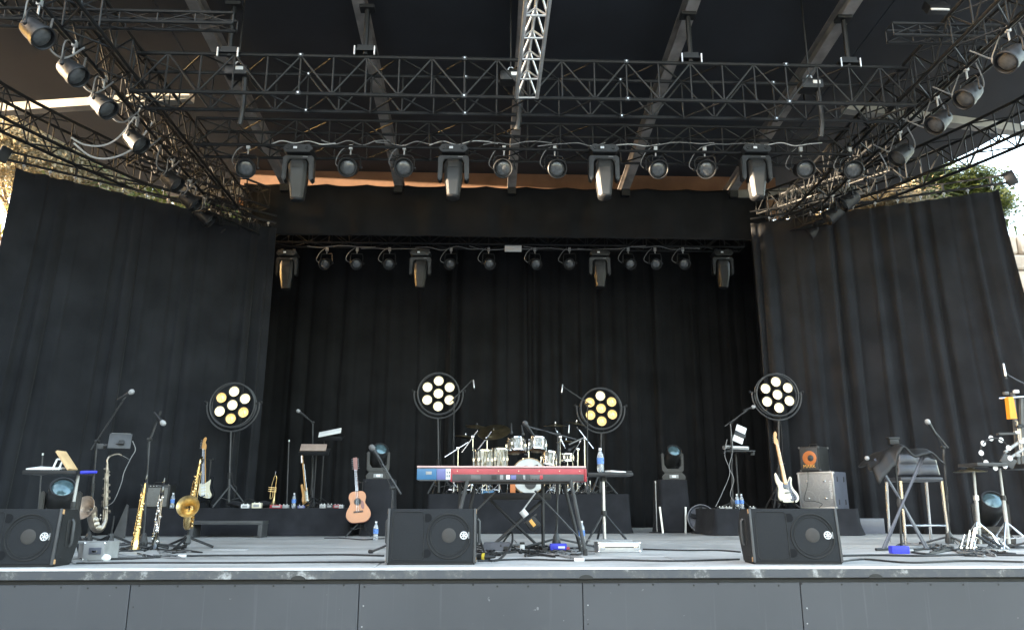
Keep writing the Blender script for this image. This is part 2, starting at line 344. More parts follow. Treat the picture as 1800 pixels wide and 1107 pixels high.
front = tag(MB().box((0.5, FY + 0.09, -0.66), (22, 0.10, 1.14)).build('stage_apron', 'black'), 'dark grey painted plywood front of the stage along the bottom', 'stage front')
seams = [A(x, 1050, FY).x for x in (225, 630, 1025, 1410)]
xs = [seams[0] - 3.6, seams[0] - 1.8] + seams + [seams[3] + 1.78, seams[3] + 3.56, seams[3] + 5.3]
for a, b in zip(xs[:-1], xs[1:]):
    MB().rbox(((a + b) / 2, FY + 0.026, -0.66), (b - a - 0.007, 0.018, 1.10), 0.003, 1).build('front_panel', 'fascia_paint', front)
    k = a + 0.06
    while k < b - 0.03:
        s_ = MB().lathe([(0.008, 0), (0.006, 0.003)], (k + rnd.uniform(-.05, .05), FY + 0.0175, -0.125 + rnd.uniform(-.008, .008)), (0, -1, 0), 8).build('screw', 'screw', front); k += 0.24
    for zz in (-0.28, -0.42, -0.56):
        MB().lathe([(0.006, 0), (0.004, 0.003)], (a + 0.028 + rnd.uniform(-.01, .01), FY + 0.0175, zz + rnd.uniform(-.03, .03)), (0, -1, 0), 8).build('screw', 'screw_pale' if rnd.random() < .5 else 'screw', front)
MB().rbox((0.5, FY + 0.022, -0.045), (22, 0.044, 0.062), 0.004, 1).build('edge_trim', 'edge_trim', front)
MB().rbox((0.5, FY + 0.022, -0.0055), (22, 0.048, 0.016), 0.004, 2).build('edge_strip', 'edge_white', front)
for x in (525, 1030, 1538):                      # dark cable notches cut in the edge trim
    p = A(x, 1002, FY); o_ = [(p.x + 0.055 * math.cos(t), -0.078 + 0.03 * math.sin(t)) for t in [math.pi * k / 8 for k in range(9)]]
    MB().prism(o_, 0.02, FY - 0.002).build('cable_notch', 'screw', front)

# ------------------------------------------------------------------ curtains
def curtain(name, label, p0, p1, zt, zb, nf, amp, m, seed, flare=0.0, splay0=0.0, splay1=0.0, sag=0.0, cat='curtain', thick=True):
    rr = random.Random(seed); p0, p1 = V(p0), V(p1); d = p1 - p0; L = d.length; t = d.normalized(); nrm = V((-t.y, t.x, 0))
    nx = int(nf * 14); nz = 22; ks = [(rr.uniform(.6, 1.5) * nf, rr.uniform(0, 6.28), rr.uniform(.4, 1)) for _ in range(5)]
    wv = [(rr.uniform(.3, .8) * nf, rr.uniform(0, 6.28)) for _ in range(2)]
    vs = []; fs = []
    for j in range(nz + 1):
        h = j / nz; z = zt + (zb - zt) * h
        for i in range(nx + 1):
            u = i / nx; f = sum(a * math.sin(2 * math.pi * k * u * .5 + ph + 0.5 * h * math.sin(3 * k * u + ph)) for k, ph, a in ks) / 2.2
            f = math.copysign(abs(f) ** 0.8, f)
            am = amp * (0.35 + 0.65 * min(1, h * 2.2)) * (0.55 + 0.45 * math.sin(wv[0][0] * u * 3 + wv[0][1]))
            s = u * L + (splay0 * (1 - u) ** 3 * -1 + splay1 * u ** 3) * h ** 1.3 + 0.02 * math.sin(wv[1][0] * u * 9 + h * 3)
            zz = z - sag * (1 - h) * abs(math.sin(u * nf * math.pi * 0.5)) * 0.5
            p = p0 + t * s + nrm * (f * am - flare * h); vs.append((p.x, p.y, zz))
    for j in range(nz):
        for i in range(nx): a = j * (nx + 1) + i; fs.append((a, a + 1, a + nx + 2, a + nx + 1))
    b = MB().add(vs, fs); o = b.build(name, m, ang=180)
    if thick: md = o.modifiers.new('cloth', 'SOLIDIFY'); md.thickness = 0.006
    return tag(o, label, cat)
CT = 5.55
curtain('curtain', 'black drape closing the left side of the stage', (-7.35, 11.35, 0), (-4.0, 13.9, 0), CT, 0.0, 22, 0.12, 'velour', 3, splay0=0.35, sag=0.05)
curtain('curtain', 'black drape closing the right side of the stage', (4.98, 13.5, 0), (8.62, 11.75, 0), CT + 0.05, 0.0, 22, 0.11, 'velour', 5, splay1=0.45, sag=0.05)
bx = [-4.9, -1.6, 0.9, 3.2, 6.0]
for i in range(4):
    curtain('curtain', ['leftmost black backdrop drape, behind the acoustic guitar', 'black backdrop drape behind the drum kit cymbals, left of centre', 'black backdrop drape right of the drum kit', 'rightmost black backdrop drape, behind the amplifier stack'][i],
            (bx[i], 16.2 + 0.05 * (i % 2), 0), (bx[i + 1] + 0.12, 16.2 + 0.05 * (i % 2), 0), 6.9, 0.0, 15, 0.10, 'velour_back', 20 + i)
curtain('valance', 'wide black valance drape hanging below the roof beams', (-4.75, 14.15, 0), (5.55, 14.15, 0), 6.56, 5.50, 26, 0.03, 'velour_back', 40, sag=0.07, cat='valance')
# unseen flats added to block low sun, leaving a slot for the rigging
tag(MB().rbox((-8.6, 10.745, 2.525), (0.08, 2.41, 7.55), 0.01).build('sun_block_flat', 'velour'), 'tall black flat added out of view beyond the left drape to block sun', 'sun blocker')
tag(MB().rbox((-8.7, 5.4, 1.85), (0.08, 8.2, 6.2), 0.01).build('sun_block_flat', 'velour'), 'long black flat added out of view beside the stage front to block sun', 'sun blocker')
tag(MB().rbox((-8.6, 12.43, 2.27), (0.08, 0.94, 7.04), 0.01).build('sun_block_flat', 'velour'), 'narrow black flat added behind the left drape to block sun', 'sun blocker')
curtain('curtain', 'black sun-blocking drape added out of sight behind the left drape', (-4.85, 14.8, 0), (-4.85, 16.6, 0), 6.7, 0.0, 9, 0.06, 'velour_back', 61)  # added return drape, keeps the low sun off the backdrop
curtain('curtain', 'black wing drape hidden behind the right drape', (5.95, 16.6, 0), (5.95, 14.8, 0), 6.7, 0.0, 9, 0.06, 'velour_back', 62)
# drape tracks
def track(label, p0, p1, z):
    p0, p1 = V((p0[0], p0[1], z)), V((p1[0], p1[1], z)); t = thing('curtain_track', label, 'curtain track', p0); d = (p1 - p0).normalized(); L = (p1 - p0).length; n = V((-d.y, d.x, 0))
    MB().tube([p0 - d * .15, p1], 0.022, 8).build('rail', 'truss_black', t)
    MB().tube([p0 - d * .15 + V((0, 0, .14)), p1 + V((0, 0, .14))], 0.018, 8).build('top_rail', 'truss_black', t)
    k = 0.1
    i = 0
    while k < L:
        q = p0 + d * k
        MB().lathe([(.02, -.02), (.026, 0), (.02, .02)], q + V((0, 0, -.04)), n, 10).box(q + V((0, 0, -.075)), (.012, .012, .05)).build('runner', 'alu_dull', t)
        if i % 2 == 0: MB().box(q + V((0, 0, .07)), (.03, .03, .12)).build('spacer', 'truss_black', t)
        k += 0.36; i += 1
    MB().rbox(p0 - d * .18 + V((0, 0, .07)), (.16, .06, .26), .02, Mx=M.Rotation(math.atan2(d.y, d.x), 3, 'Z') @ M.Rotation(.3, 3, 'Y')).build('end_pulley', 'black_metal', t)
    return t
track('black curtain track with runners above the left drape', (-7.35, 11.35), (-4.0, 13.9), CT + 0.10)
track('black curtain track with runners above the right drape', (8.62, 11.75), (4.98, 13.5), CT + 0.15)

# ------------------------------------------------------------------ roof
def roof_z(y, x=0.5): return 7.10 - 0.05 * (y - 14.0)
roof = thing('stage_roof', 'dark stage roof underside with long grey steel beams', 'roof', (0.5, 14, 6.5))
def roof_panel(pts, th=0.10):
    b = MB(); n = len(pts); lo = [(x, y, roof_z(y, x)) for x, y in pts]; hi = [(x, y, roof_z(y, x) + th) for x, y in pts]
    b.add(lo + hi, [tuple(range(n)), tuple(reversed(range(n, 2 * n)))] + [(i, (i + 1) % n, (i + 1) % n + n, i + n) for i in range(n)]); return b
roof_panel([(-4.7, 7.4), (5.7, 7.4), (5.7, 16.9), (-4.7, 16.9)]).build('roof_sheet', 'roof', roof)
roof_panel([(5.72, 7.4), (10.4, 7.4), (9.9, 10.4), (9.7, 12.4), (9.4, 13.5), (8.6, 15.2), (7.25, 16.7), (5.72, 16.9)]).build('roof_sheet', 'roof', roof)
roof_panel([(-4.72, 7.4), (-4.72, 16.9), (-5.84, 16.4), (-7.38, 15.3), (-7.98, 13.8), (-8.5, 12.5), (-8.8, 10.4), (-9.4, 7.4)]).build('roof_sheet', 'roof', roof)
MB().box((0.5, 14.7, 6.62), (11.0, 0.08, 0.9)).build('rear_wall', 'ochre', roof)
MB().box((-8.95, 6.4, 6.55), (0.06, 6.8, 1.60)).build('sun_block_board', 'roof', roof)  # added out of view under the eave to cut sun on the upper trusses
for bxp, bpy_ in ((500, 315), (700, 325), (900, 328), (1100, 322), (1290, 330)):
    x = A(bxp, bpy_, 14.0).x; z14 = roof_z(14) - 0.16; h = 0.13; b = MB()
    ang = math.atan(0.085); Mx = M.Rotation(-ang, 3, 'X'); c = V((x, 11.0, 6.866))
    b.box(c + V((0, 0, 0)), (0.014, 7.4, 0.20), Mx).box(c + Mx @ V((0, 0, 0.108)), (0.16, 7.4, 0.015), Mx).box(c + Mx @ V((0, 0, -0.108)), (0.16, 7.4, 0.015), Mx)
    bm_ = b.build('beam', 'steel_beam', roof)
    MB().box((x, 14.05, 6.42), (.16, .10, .13)).build('beam_bracket', 'black_metal', bm_)
def cross_beam(p0, p1, hgt, dep):
    p0, p1 = V(p0), V(p1); d = p1 - p0; a = math.atan2(d.y, d.x); e = math.asin(d.z / d.length)
    MB().box((p0 + p1) / 2, (d.length, dep, hgt), M.Rotation(a, 3, 'Z') @ M.Rotation(-e, 3, 'Y')).build('cross_beam', 'pale_beam', roof)
cross_beam((-4.6, 10.95, 6.60), (-8.2, 11.35, 6.50), 0.14, 0.16)
cross_beam((5.7, 10.95, 6.62), (9.2, 11.45, 6.50), 0.14, 0.16)
cross_beam((-3.0, 14.5, 6.52), (-6.2, 14.1, 6.36), 0.16, 0.2)
cross_beam((4.0, 14.5, 6.52), (7.4, 13.6, 6.36), 0.16, 0.2)

# ------------------------------------------------------------------ trusses
def truss(label, path, w, h, bay, r=0.025, rb=0.012, m='truss_black', vert=True, coup=0, z_sides=True, name='truss'):
    P = [V(p) for p in path]; t = thing(name, label, 'truss', P[0])
    seg = [(P[i + 1] - P[i]).length for i in range(len(P) - 1)]; tot = sum(seg); nb = max(2, round(tot / bay)); nb += nb % 2
    def pt(s):
        for i, L in enumerate(seg):
            if s <= L + 1e-6 or i == len(seg) - 1: d = (P[i + 1] - P[i]).normalized(); return P[i] + d * s, d
            s -= L
    nodes = []
    for i in range(nb + 1):
        q, d = pt(tot * i / nb)
        d2 = (pt(min(tot, tot * (i + .6) / nb))[0] - pt(max(0, tot * (i - .6) / nb))[0]).normalized()
        sd_ = V((-d2.y, d2.x, 0)).normalized() * (w / 2); up = V((0, 0, h))
        nodes.append([q - sd_, q + sd_, q - sd_ + up, q + sd_ + up])
    for k in range(4): MB().tube([n_[k] for n_ in nodes], r, 8).build('chord', m, t)
    for i in range(nb):
        a, b = nodes[i], nodes[i + 1]; fl = i % 2
        for lo, hi in ((0, 2), (1, 3)):
            bar('brace', a[lo] if not fl else a[hi], b[hi] if not fl else b[lo], rb, m, t)
            if vert and fl: bar('brace', a[lo], a[hi], rb * .9, m, t)
            if vert and not fl and i: bar('brace', a[lo], a[hi], rb * .9, m, t)
        for lo, hi in ((0, 1), (2, 3)): bar('brace', a[lo] if not fl else a[hi], b[hi] if not fl else b[lo], rb, m, t)
    for k in range(4): pass
    for e in (nodes[0], nodes[-1]):
        for i, j in ((0, 1), (2, 3), (0, 2), (1, 3)): bar('brace', e[i], e[j], rb, m, t)
    if coup:
        for i in range(coup, nb, coup):
            for k in range(4):
                q = nodes[i][k]; MB().box(q, (.06, .055, .055)).build('coupler', 'black_metal', t)
                MB().lathe([(.012, 0), (.012, .012)], q + V((.0, -.028, 0)), (0, -1, 0), 8).build('pin', 'alu', t)
    return t
truss('upper box truss crossing the stage with rows of zigzag bracing', [(-4.6, 9.3, 5.62), (5.7, 9.3, 5.62)], 0.46, 0.55, 0.43, 0.026, 0.014, coup=5)
truss('light truss crossing the stage with the front row of lamps', [(-4.3, 10.7, 5.58), (5.5, 10.7, 5.58)], 0.42, 0.42, 0.48, 0.024, 0.012)
truss('rear light truss hidden under the black valance', [(-4.4, 15.0, 5.60), (5.3, 15.0, 5.60)], 0.3, 0.3, 0.42, 0.022, 0.011)
truss('left side truss running front to back with par cans', [(-4.72, 5.2, 5.86), (-4.72, 14.0, 5.66)], 0.42, 0.42, 0.42, 0.024, 0.012)
truss('right side truss running front to back with par cans', [(5.80, 5.2, 5.86), (5.80, 14.0, 5.66)], 0.42, 0.42, 0.42, 0.024, 0.012)
truss('curved roof edge truss above the left drape', [(-7.3, 8.0, 5.66), (-6.9, 10.05, 5.66), (-6.5, 11.1, 5.68), (-5.9, 12.4, 5.70), (-4.7, 13.5, 5.70)], 0.40, 0.46, 0.40, 0.026, 0.012)
truss('curved roof edge truss above the right drape', [(8.3, 8.0, 5.66), (7.9, 10.0, 5.68), (7.6, 10.9, 5.70), (6.95, 12.3, 5.70), (5.75, 13.6, 5.70)], 0.40, 0.50, 0.40, 0.026, 0.012)
truss('short front truss at the upper left beside the drape', [(-7.5, 8.25, 6.02), (-3.05, 8.25, 6.02)], 0.16, 0.14, 0.5, 0.02, 0.008)
truss('short front truss at the upper right with clamps', [(4.95, 8.2, 6.02), (6.3, 8.2, 6.02)], 0.16, 0.16, 0.4, 0.02, 0.008)
truss('inner corner truss at the left end of the front light truss', [(-5.9, 12.0, 5.98), (-4.3, 14.0, 5.95)], 0.36, 0.40, 0.30, 0.022, 0.011)
truss('inner corner truss at the right end of the front light truss', [(7.0, 12.0, 5.98), (5.4, 14.0, 5.95)], 0.36, 0.40, 0.30, 0.022, 0.011)
truss('short ladder truss low in the left rigging corner', [(-4.95, 12.6, 5.36), (-4.25, 14.1, 5.36)], 0.30, 0.30, 0.22, 0.02, 0.010)
truss('short ladder truss low in the right rigging corner', [(6.05, 12.6, 5.36), (5.35, 14.1, 5.36)], 0.30, 0.30, 0.22, 0.02, 0.010)
truss('outer side truss at the left above the par cans', [(-5.75, 6.6, 6.30), (-5.35, 12.6, 6.20)], 0.34, 0.36, 0.36, 0.022, 0.011)
truss('outer side truss at the right above the par cans', [(6.85, 6.6, 6.30), (6.45, 12.6, 6.20)], 0.34, 0.36, 0.36, 0.022, 0.011)
# silver centre truss: triangular
ct = thing('centre_truss', 'bright silver triangular truss running down the roof centre', 'truss', (0.6, 8.9, 6.0))
c0 = [A(908, 172, 8.95), A(944, 172, 8.95), A(924, 140, 9.0)]; c1 = [A(930, -60, 7.0), A(974, -60, 7.0), A(956, -95, 7.0)]
for a, b in zip(c0, c1): MB().tube([a, b], .026 if a is not c0[2] else .022, 10).build('chord', 'alu', ct)
for i in range(6):
    t0, t1, tm = i / 6, (i + 1) / 6, (i + .5) / 6
    L_, Rr_, T_ = [(lambda k: (lambda s: c0[k].lerp(c1[k], s)))(k) for k in range(3)]
    for s0 in (L_, Rr_): bar('brace', s0(t0), T_(tm), .013, 'alu', ct, 8); bar('brace', T_(tm), s0(t1), .013, 'alu', ct, 8)
    bar('brace', L_(t0), Rr_(t0), .013, 'alu', ct, 8)
# drop hangers between beams and the upper truss
for i, (px_, py0, py1) in enumerate(((642, 30, 97), (1214, 48, 110), (403, 30, 100), (1492, 50, 118))):
    b0 = A(px_, py1, 9.07); h_ = thing('truss_hanger', ['black drop hanger left of the silver truss', 'black drop hanger right of the silver truss', 'black drop hanger at the far left roof beam', 'black drop hanger at the far right roof beam'][i], 'hanger', b0, group=None)
    top = V((b0.x, b0.y, 6.90))
    MB().tube([b0, top], .035, 8).build('post', 'truss_black', h_)
    MB().box(top, (.2, .14, .05)).build('clamp_plate', 'black_metal', h_); MB().box(b0 + V((0, 0, .05)), (.30, .12, .03)).box(b0 + V((0, 0, .09)), (.2, .1, .06)).build('saddle', 'truss_black', h_)
    for sx in (-.13, .13): MB().tube([b0 + V((sx, -.07, .09)), b0 + V((sx, -.07, -.04))], .012, 6).build('bolt', 'alu', h_)
# chain hoists
for i, (px_, py_) in enumerate(((418, 128), (898, 138), (1424, 152))):
    b0 = A(px_, py_, 9.3); h_ = thing('chain_hoist', ['black chain hoist on the left end of the upper truss', 'black chain hoist beside the silver truss', 'black chain hoist with white labels on the right of the upper truss'][i], 'hoist', b0)
    MB().rbox(b0, (.30, .2, .15), .03).build('motor', 'black_metal', h_); MB().rbox(b0 + V((.05, -.103, .01)), (.10, .006, .05), .002).build('sticker', 'white', h_)
    MB().torus(b0 + V((0, 0, .13)), (0, 1, 0), .035, .01, 16, 6).build('hook', 'alu', h_); MB().tube([b0 + V((0, 0, .16)), V((b0.x, b0.y, roof_z(b0.y)))], .012, 6).build('chain', 'black_metal', h_)
    MB().tube(spline([b0 + V((.1, 0, -.07)), b0 + V((.11, 0, -.5)), b0 + V((.08, .02, -.75))]), .035, 8).build('chain_bag', 'black', h_)

# ------------------------------------------------------------------ hung fixtures
def make_par():
    t = thing('par_can', '', 'stage light', rot=(0, 0, 0))
    MB().lathe([(.075, .16), (.115, .13), (.13, .05), (.135, -.05), (.150, -.09), (.150, -.17), (.138, -.17), (.132, -.10), (.12, -.10)], (0, 0, 0), (0, 1, 0), 22).build('body', 'black_metal', t)
    MB().lathe([(.131, -.12), (.10, -.143), (.05, -.155), (.005, -.158)], (0, 0, 0), (0, 1, 0), 22).build('lens', 'lens', t)
    MB().torus((0, -.168, 0), (0, 1, 0), .145, .012, 24, 6).build('front_rim', 'black_metal', t)
    return t
# fixtures: local frame has the can aimed along -Y; yoke is added in world uprightness
par_proto = make_par(); PARTS = list(par_proto.children)
def place_par(label, hang, pitch, yaw, drop=0.30, group=None, s=1.0, roll=0.0):
    hang = V(hang); t = thing('par_can', label, 'stage light', hang, group=group)
    c = hang + V((0, 0, -drop)); Mx = M.Translation(c - hang) @ M.Rotation(yaw, 4, 'Z') @ M.Rotation(pitch, 4, 'X') @ M.Diagonal((s, s, s, 1))
    for ch in PARTS:
        o = ch.copy(); col.objects.link(o); o.parent = t; o.matrix_local = Mx
    ax = M.Rotation(yaw, 3, 'Z') @ V((1, 0, 0)); w = .165 * s
    yk = [c - ax * w, c - ax * w + V((0, 0, .14)), c - ax * .11 + V((0, 0, .20)), c + ax * .11 + V((0, 0, .20)), c + ax * w + V((0, 0, .14)), c + ax * w]
    MB().tube(yk, .011, 6).build('yoke', 'truss_black', t)
    for s_ in (-1, 1): MB().lathe([(.024, 0), (.024, .02), (.012, .03)], c + ax * (w * s_), ax * s_, 10).build('yoke_knob', 'black_metal', t)
    MB().tube([c + V((0, 0, .20)), hang + V((0, 0, .02))], .012, 6).box(hang + V((0, 0, -.005)), (.05, .05, .07)).build('clamp', 'alu_dull', t)
    cb = [c + M.Rotation(yaw, 3, 'Z') @ V((-.05, .14, .02)), c + ax * -.22 + V((0, .05, .08)), hang + ax * -.16 + V((0, 0, -.08)), hang + ax * -.05 + V((0, .02, .03))]
    MB().tube(spline(cb, 5), .008, 5).build('power_lead', 'cable_grey', t)
    return t
def make_mover():
    t = thing('moving_head', '', 'stage light', rot=(0, 0, 0))       # hung: origin at top clamp, z down negative
    MB().prism([(-.22, -.02), (-.17, -.075), (.17, -.075), (.22, -.02), (.17, .045), (-.17, .045)], .30, -.15, .008).build('base', 'fixture', t)
    MB().rbox((-.05, -.153, -.012), (.11, .008, .055), .003).build('display_panel', 'black', t)
    MB().rbox((-.035, -.158, -.012), (.055, .006, .035), .002).build('display', 'display', t)
    for sx in (-.14, .13): MB().torus((sx, -.152, -.012), (0, 1, 0), .022, .006, 14, 5).build('vent_ring', 'black_metal', t)
    for sx in (-.12, .12): MB().box((sx, 0, .075), (.05, .09, .06)).build('clamp', 'black_metal', t)
    yk = [(-.225, -.13), (-.195, -.095), (.195, -.095), (.225, -.13), (.228, -.46), (.195, -.49), (.165, -.46), (.155, -.20), (.12, -.155), (-.12, -.155), (-.155, -.20), (-.165, -.46), (-.195, -.49), (-.228, -.46)]
    MB().prism(yk, .15, -.08, .012).build('yoke', 'fixture', t)
    MB().rbox((.10, -.084, -.122), (.07, .006, .012), .002).build('badge', 'light_grey', t)
    hd = MB(); b = bmesh.new(); rings = [(-.17, .115, .10), (-.24, .138, .125), (-.45, .130, .125), (-.66, .10, .105), (-.74, .092, .098)]
    vs = []
    for z, hx, hy in rings:
        c_ = .35
        ring = [(-hx, -hy * (1 - c_)), (-hx * (1 - c_), -hy), (hx * (1 - c_), -hy), (hx, -hy * (1 - c_)), (hx, hy * (1 - c_)), (hx * (1 - c_), hy), (-hx * (1 - c_), hy), (-hx, hy * (1 - c_))]
        vs.append([b.verts.new((x, y, z)) for x, y in ring])
    for i in range(len(rings) - 1):
        for k in range(8): b.faces.new((vs[i][k], vs[i + 1][k], vs[i + 1][(k + 1) % 8], vs[i][(k + 1) % 8]))
    b.faces.new(list(reversed(vs[-1]))); b.faces.new(vs[0]); bmesh.ops.recalc_face_normals(b, faces=b.faces[:])
    bmesh.ops.bevel(b, geom=[e for e in b.edges], offset=.008, segments=2, affect='EDGES'); hd._bm(b)
    h = hd.build('head', 'fixture', t, ang=25)
    MB().rbox((0, -.122, -.265), (.15, .012, .075), .004).build('vent', 'black', h)
    MB().lathe([(.092, -.735), (.098, -.755), (.085, -.765), (.005, -.768)], n=20).build('nose_ring', 'black_metal', h)
    return t
mov_proto = make_mover()
def place_mover(label, hang, tilt, group, s=1.0, rz=0.0):
    t = thing('moving_head', label, 'stage light', group=group, mx=M.Translation(V(hang)) @ M.Rotation(rz, 4, 'Z') @ M.Diagonal((s, s, s, 1)))
    for ch in mov_proto.children:
        o = ch.copy(); col.objects.link(o); o.parent = t
        if ch.name.startswith('head'):
            o.matrix_local = M.Translation((0, 0, -.36)) @ M.Rotation(tilt, 4, 'X') @ M.Translation((0, 0, .36))
        for g_ in ch.children: c2 = g_.copy(); col.objects.link(c2); c2.parent = o
    return t
def drop_proto(p):
    for ch in list(p.children):
        for g_ in list(ch.children): bpy.data.objects.remove(g_)
        bpy.data.objects.remove(ch)
    bpy.data.objects.remove(p)
for i, x in enumerate((528, 798, 1060, 1325)):
    p = A(x, 262, 10.5); place_mover('black moving head hanging %s from the left on the front light truss' % ORD[i], p + V((0, 0, -.04)), R((6, -4, -3, 2)[i]), 'moving heads on the front light truss')
for i, x in enumerate((507, 740, 1053, 1268)):
    p = A(x, 443, 14.85); place_mover('black moving head hanging %s from the left on the rear truss' % ORD[i], p + V((0, 0, -.04)), R((4, 2, 0, 3)[i]), 'moving heads on the rear truss', .95)
for i, (x, y, pt_) in enumerate(((437, 290, 30), (617, 290, 22), (711, 291, 22), (886, 296, 24), (975, 294, 24), (1152, 298, 26), (1238, 298, 24), (1407, 300, 22), (1493, 300, 24))):
    p = A(x, 258 + (x - 450) * .005, 10.5); place_par('black par can hanging %s from the left on the front light truss' % ORD[i], p, R(pt_), R((12, -4, 6, -6, 10, 2, -12, -4, -16)[i]), .33, 'par cans on the front light truss', .93)
for i, (x, y) in enumerate(((575, 465), (628, 463), (685, 465), (793, 467), (859, 468), (940, 468), (1001, 469), (1104, 469), (1151, 469), (1200, 470))):
    p = A(x, 438, 14.85); place_par('small black par can hanging %s from the left on the rear truss' % ORD[i], p, R(28), R(rnd.uniform(-18, 18)), .30, 'par cans on the rear truss', .74)
# white work light on the rear truss
wl = A(902, 437, 14.8); t = thing('work_light', 'white twin tube work light on the rear truss', 'work light', wl)
MB().rbox(wl, (.34, .05, .13), .008).build('housing', 'white', t)
for dz in (-.03, .03): MB().tube([wl + V((-.155, -.03, dz)), wl + V((.155, -.03, dz))], .016, 8).build('tube', 'paper', t)
MB().box(wl + V((0, 0, .09)), (.3, .02, .02)).build('bracket', 'black_metal', t)
# side truss pars
for i, (y, pitch, yw) in enumerate(((7.55, 40, 82), (8.3, 40, 82), (9.05, 40, 80), (10.0, 40, 84), (11.3, 38, 88), (12.05, 38, 96), (12.75, 38, 98), (13.4, 36, 98))):
    place_par('black par can on the left side truss, %s from the front' % ORD[i], (-4.93, y, 5.86 - .0227 * (y - 5.2)), R(pitch), R(yw), .36, 'par cans on the left side truss', .90)
for i, (y, pitch, yw) in enumerate(((7.65, 40, -78), (8.45, 40, -78), (9.1, 40, -76), (10.05, 40, -82), (11.7, 32, -100), (12.3, 32, -100), (13.1, 32, -100))):
    place_par('black par can on the right side truss, %s from the front' % ORD[i], (6.02, y, 5.86 - .0227 * (y - 5.2)), R(pitch), R(yw), .36, 'par cans on the right side truss', .90)
# square floodlight top right
p = A(1645, 14, 8.6); t = thing('floodlight', 'pale square floodlight at the top right of the roof', 'floodlight', p)
MB().rbox(p, (.28, .12, .2), .02, Mx=M.Rotation(-.6, 3, 'X')).build('housing', 'black_metal', t); MB().rbox(p + V((0, -.05, -.035)), (.24, .02, .15), .005, Mx=M.Rotation(-.6, 3, 'X')).build('glass', 'white', t); MB().tube([p, p + V((.0, .1, .45))], .015, 6).build('arm', 'truss_black', t)
# cables on the trusses
for i in range(10):
    x0 = 470 + i * 95; pts = [A(x0 + k * 24, 250 + rnd.uniform(-4, 7) + (x0 - 450) * .006, 10.46 + rnd.uniform(-.02, .04)) for k in range(6)]
    cable('grey cable looping along the front light truss, %s from the left' % ORD[i], pts, .0085, 'cable_grey' if i % 3 else 'cable_white', 'cables on the front light truss')
for i in range(7):
    x0 = 540 + i * 95; pts = [A(x0 + k * 24, 434 + rnd.uniform(-2, 6), 14.8) for k in range(6)]
    cable('thin dark cable along the rear truss, %s from the left' % ORD[i], pts, .008, 'cable_grey', 'cables on the rear truss')
for i, pts in enumerate(([(125, 242), (150, 255), (185, 255), (215, 235), (250, 185)], [(130, 252), (160, 275), (195, 278), (235, 260), (268, 215)])):
    q = [A(a, b, 10.2 + .1 * k) for k, (a, b) in enumerate(pts)]
    cable(['upper pale cable loop hanging in the left roof truss', 'lower pale cable loop hanging in the left roof truss'][i], q, .013, 'cable_white')
for i in range(8):
    y = 7.8 + i * .75; x = -4.72; z = 5.84 - .0227 * (y - 5.2)
    cable('grey cable sagging below the left side truss, %s from the front' % ORD[i], [(x - .2, y, z), (x - .32, y + .2, z - .22), (x - .25, y + .4, z - .25), (x - .15, y + .6, z + .02)], .012, 'cable_grey', 'cables under the left side truss')
for i in range(5):
    y = 7.5 + i * .8; x = 5.95; z = 5.84 - .0227 * (y - 5.2)
    cable('grey cable sagging below the right side truss, %s from the front' % ORD[i], [(x + .1, y, z), (x + .3, y + .2, z - .2), (x + .2, y + .45, z - .22), (x - .1, y + .6, z + .02)], .010, 'cable_grey', 'cables under the right side truss')
drop_proto(par_proto); drop_proto(mov_proto)
#SECTION2

# ------------------------------------------------------------------ risers
def riser(label, x0, x1, y0, y1, zt, seed, flare=0.05):
    t = thing('riser', label, 'riser', ((x0 + x1) / 2, y0, 0)); rr = random.Random(seed)
    MB().rbox(((x0 + x1) / 2, (y0 + y1) / 2, zt - .02), (x1 - x0, y1 - y0, .04), .004).build('platform', 'skirt', t)
    path = []
    for (ax, ay), (bx_, by) in (((x0, y1), (x0, y0)), ((x0, y0), (x1, y0)), ((x1, y0), (x1, y1))):
        n = max(6, int(math.hypot(bx_ - ax, by - ay) / .035)); d = V((bx_ - ax, by - ay, 0)).normalized(); nn = V((d.y, -d.x, 0))
        for i in range(n): path.append((V((ax, ay, 0)).lerp(V((bx_, by, 0)), i / n), nn))
    path.append((V((x1, y1, 0)), V((1, 0, 0))))
    k1, k2 = rr.uniform(2, 4), rr.uniform(6, 9); vs = []; fs = []; nz = 10; acc = 0
    for j in range(nz + 1):
        h = j / nz
        for i, (p, nn) in enumerate(path):
            u = i * .035; f = .5 * math.sin(k1 * u + seed + 1.5 * h) + .35 * math.sin(k2 * u + 2 * seed + h) + .3 * math.sin(1.3 * u + seed)
            q = p + nn * (.006 + flare * h * h + .028 * h * f + .02 * h * abs(math.sin(4 * h + k1 * .7 * u))); vs.append((q.x, q.y, zt * (1 - h) + .003 * h + .004))
    m_ = len(path)
    for j in range(nz):
        for i in range(m_ - 1): fs.append((j * m_ + i, (j + 1) * m_ + i, (j + 1) * m_ + i + 1, j * m_ + i + 1))
    MB().add(vs, fs).build('skirt', 'skirt', t, ang=180); return t
LZ, DZ, RZ = 0.40, 0.62, 0.39
riser('low riser with black cloth skirt at the left, under the trumpet', A(222, 920, 12).x, A(612, 920, 12).x, 12.0, 14.2, LZ, 2)
riser('taller draped riser at centre carrying the drum kit', A(752, 900, 12.9).x, A(1106, 900, 12.9).x, 12.9, 15.2, DZ, 5)
riser('low riser with black cloth skirt at the right, under the bass guitar', A(1258, 920, 11.9).x, A(1510, 920, 11.9).x, 11.9, 13.9, RZ, 8)

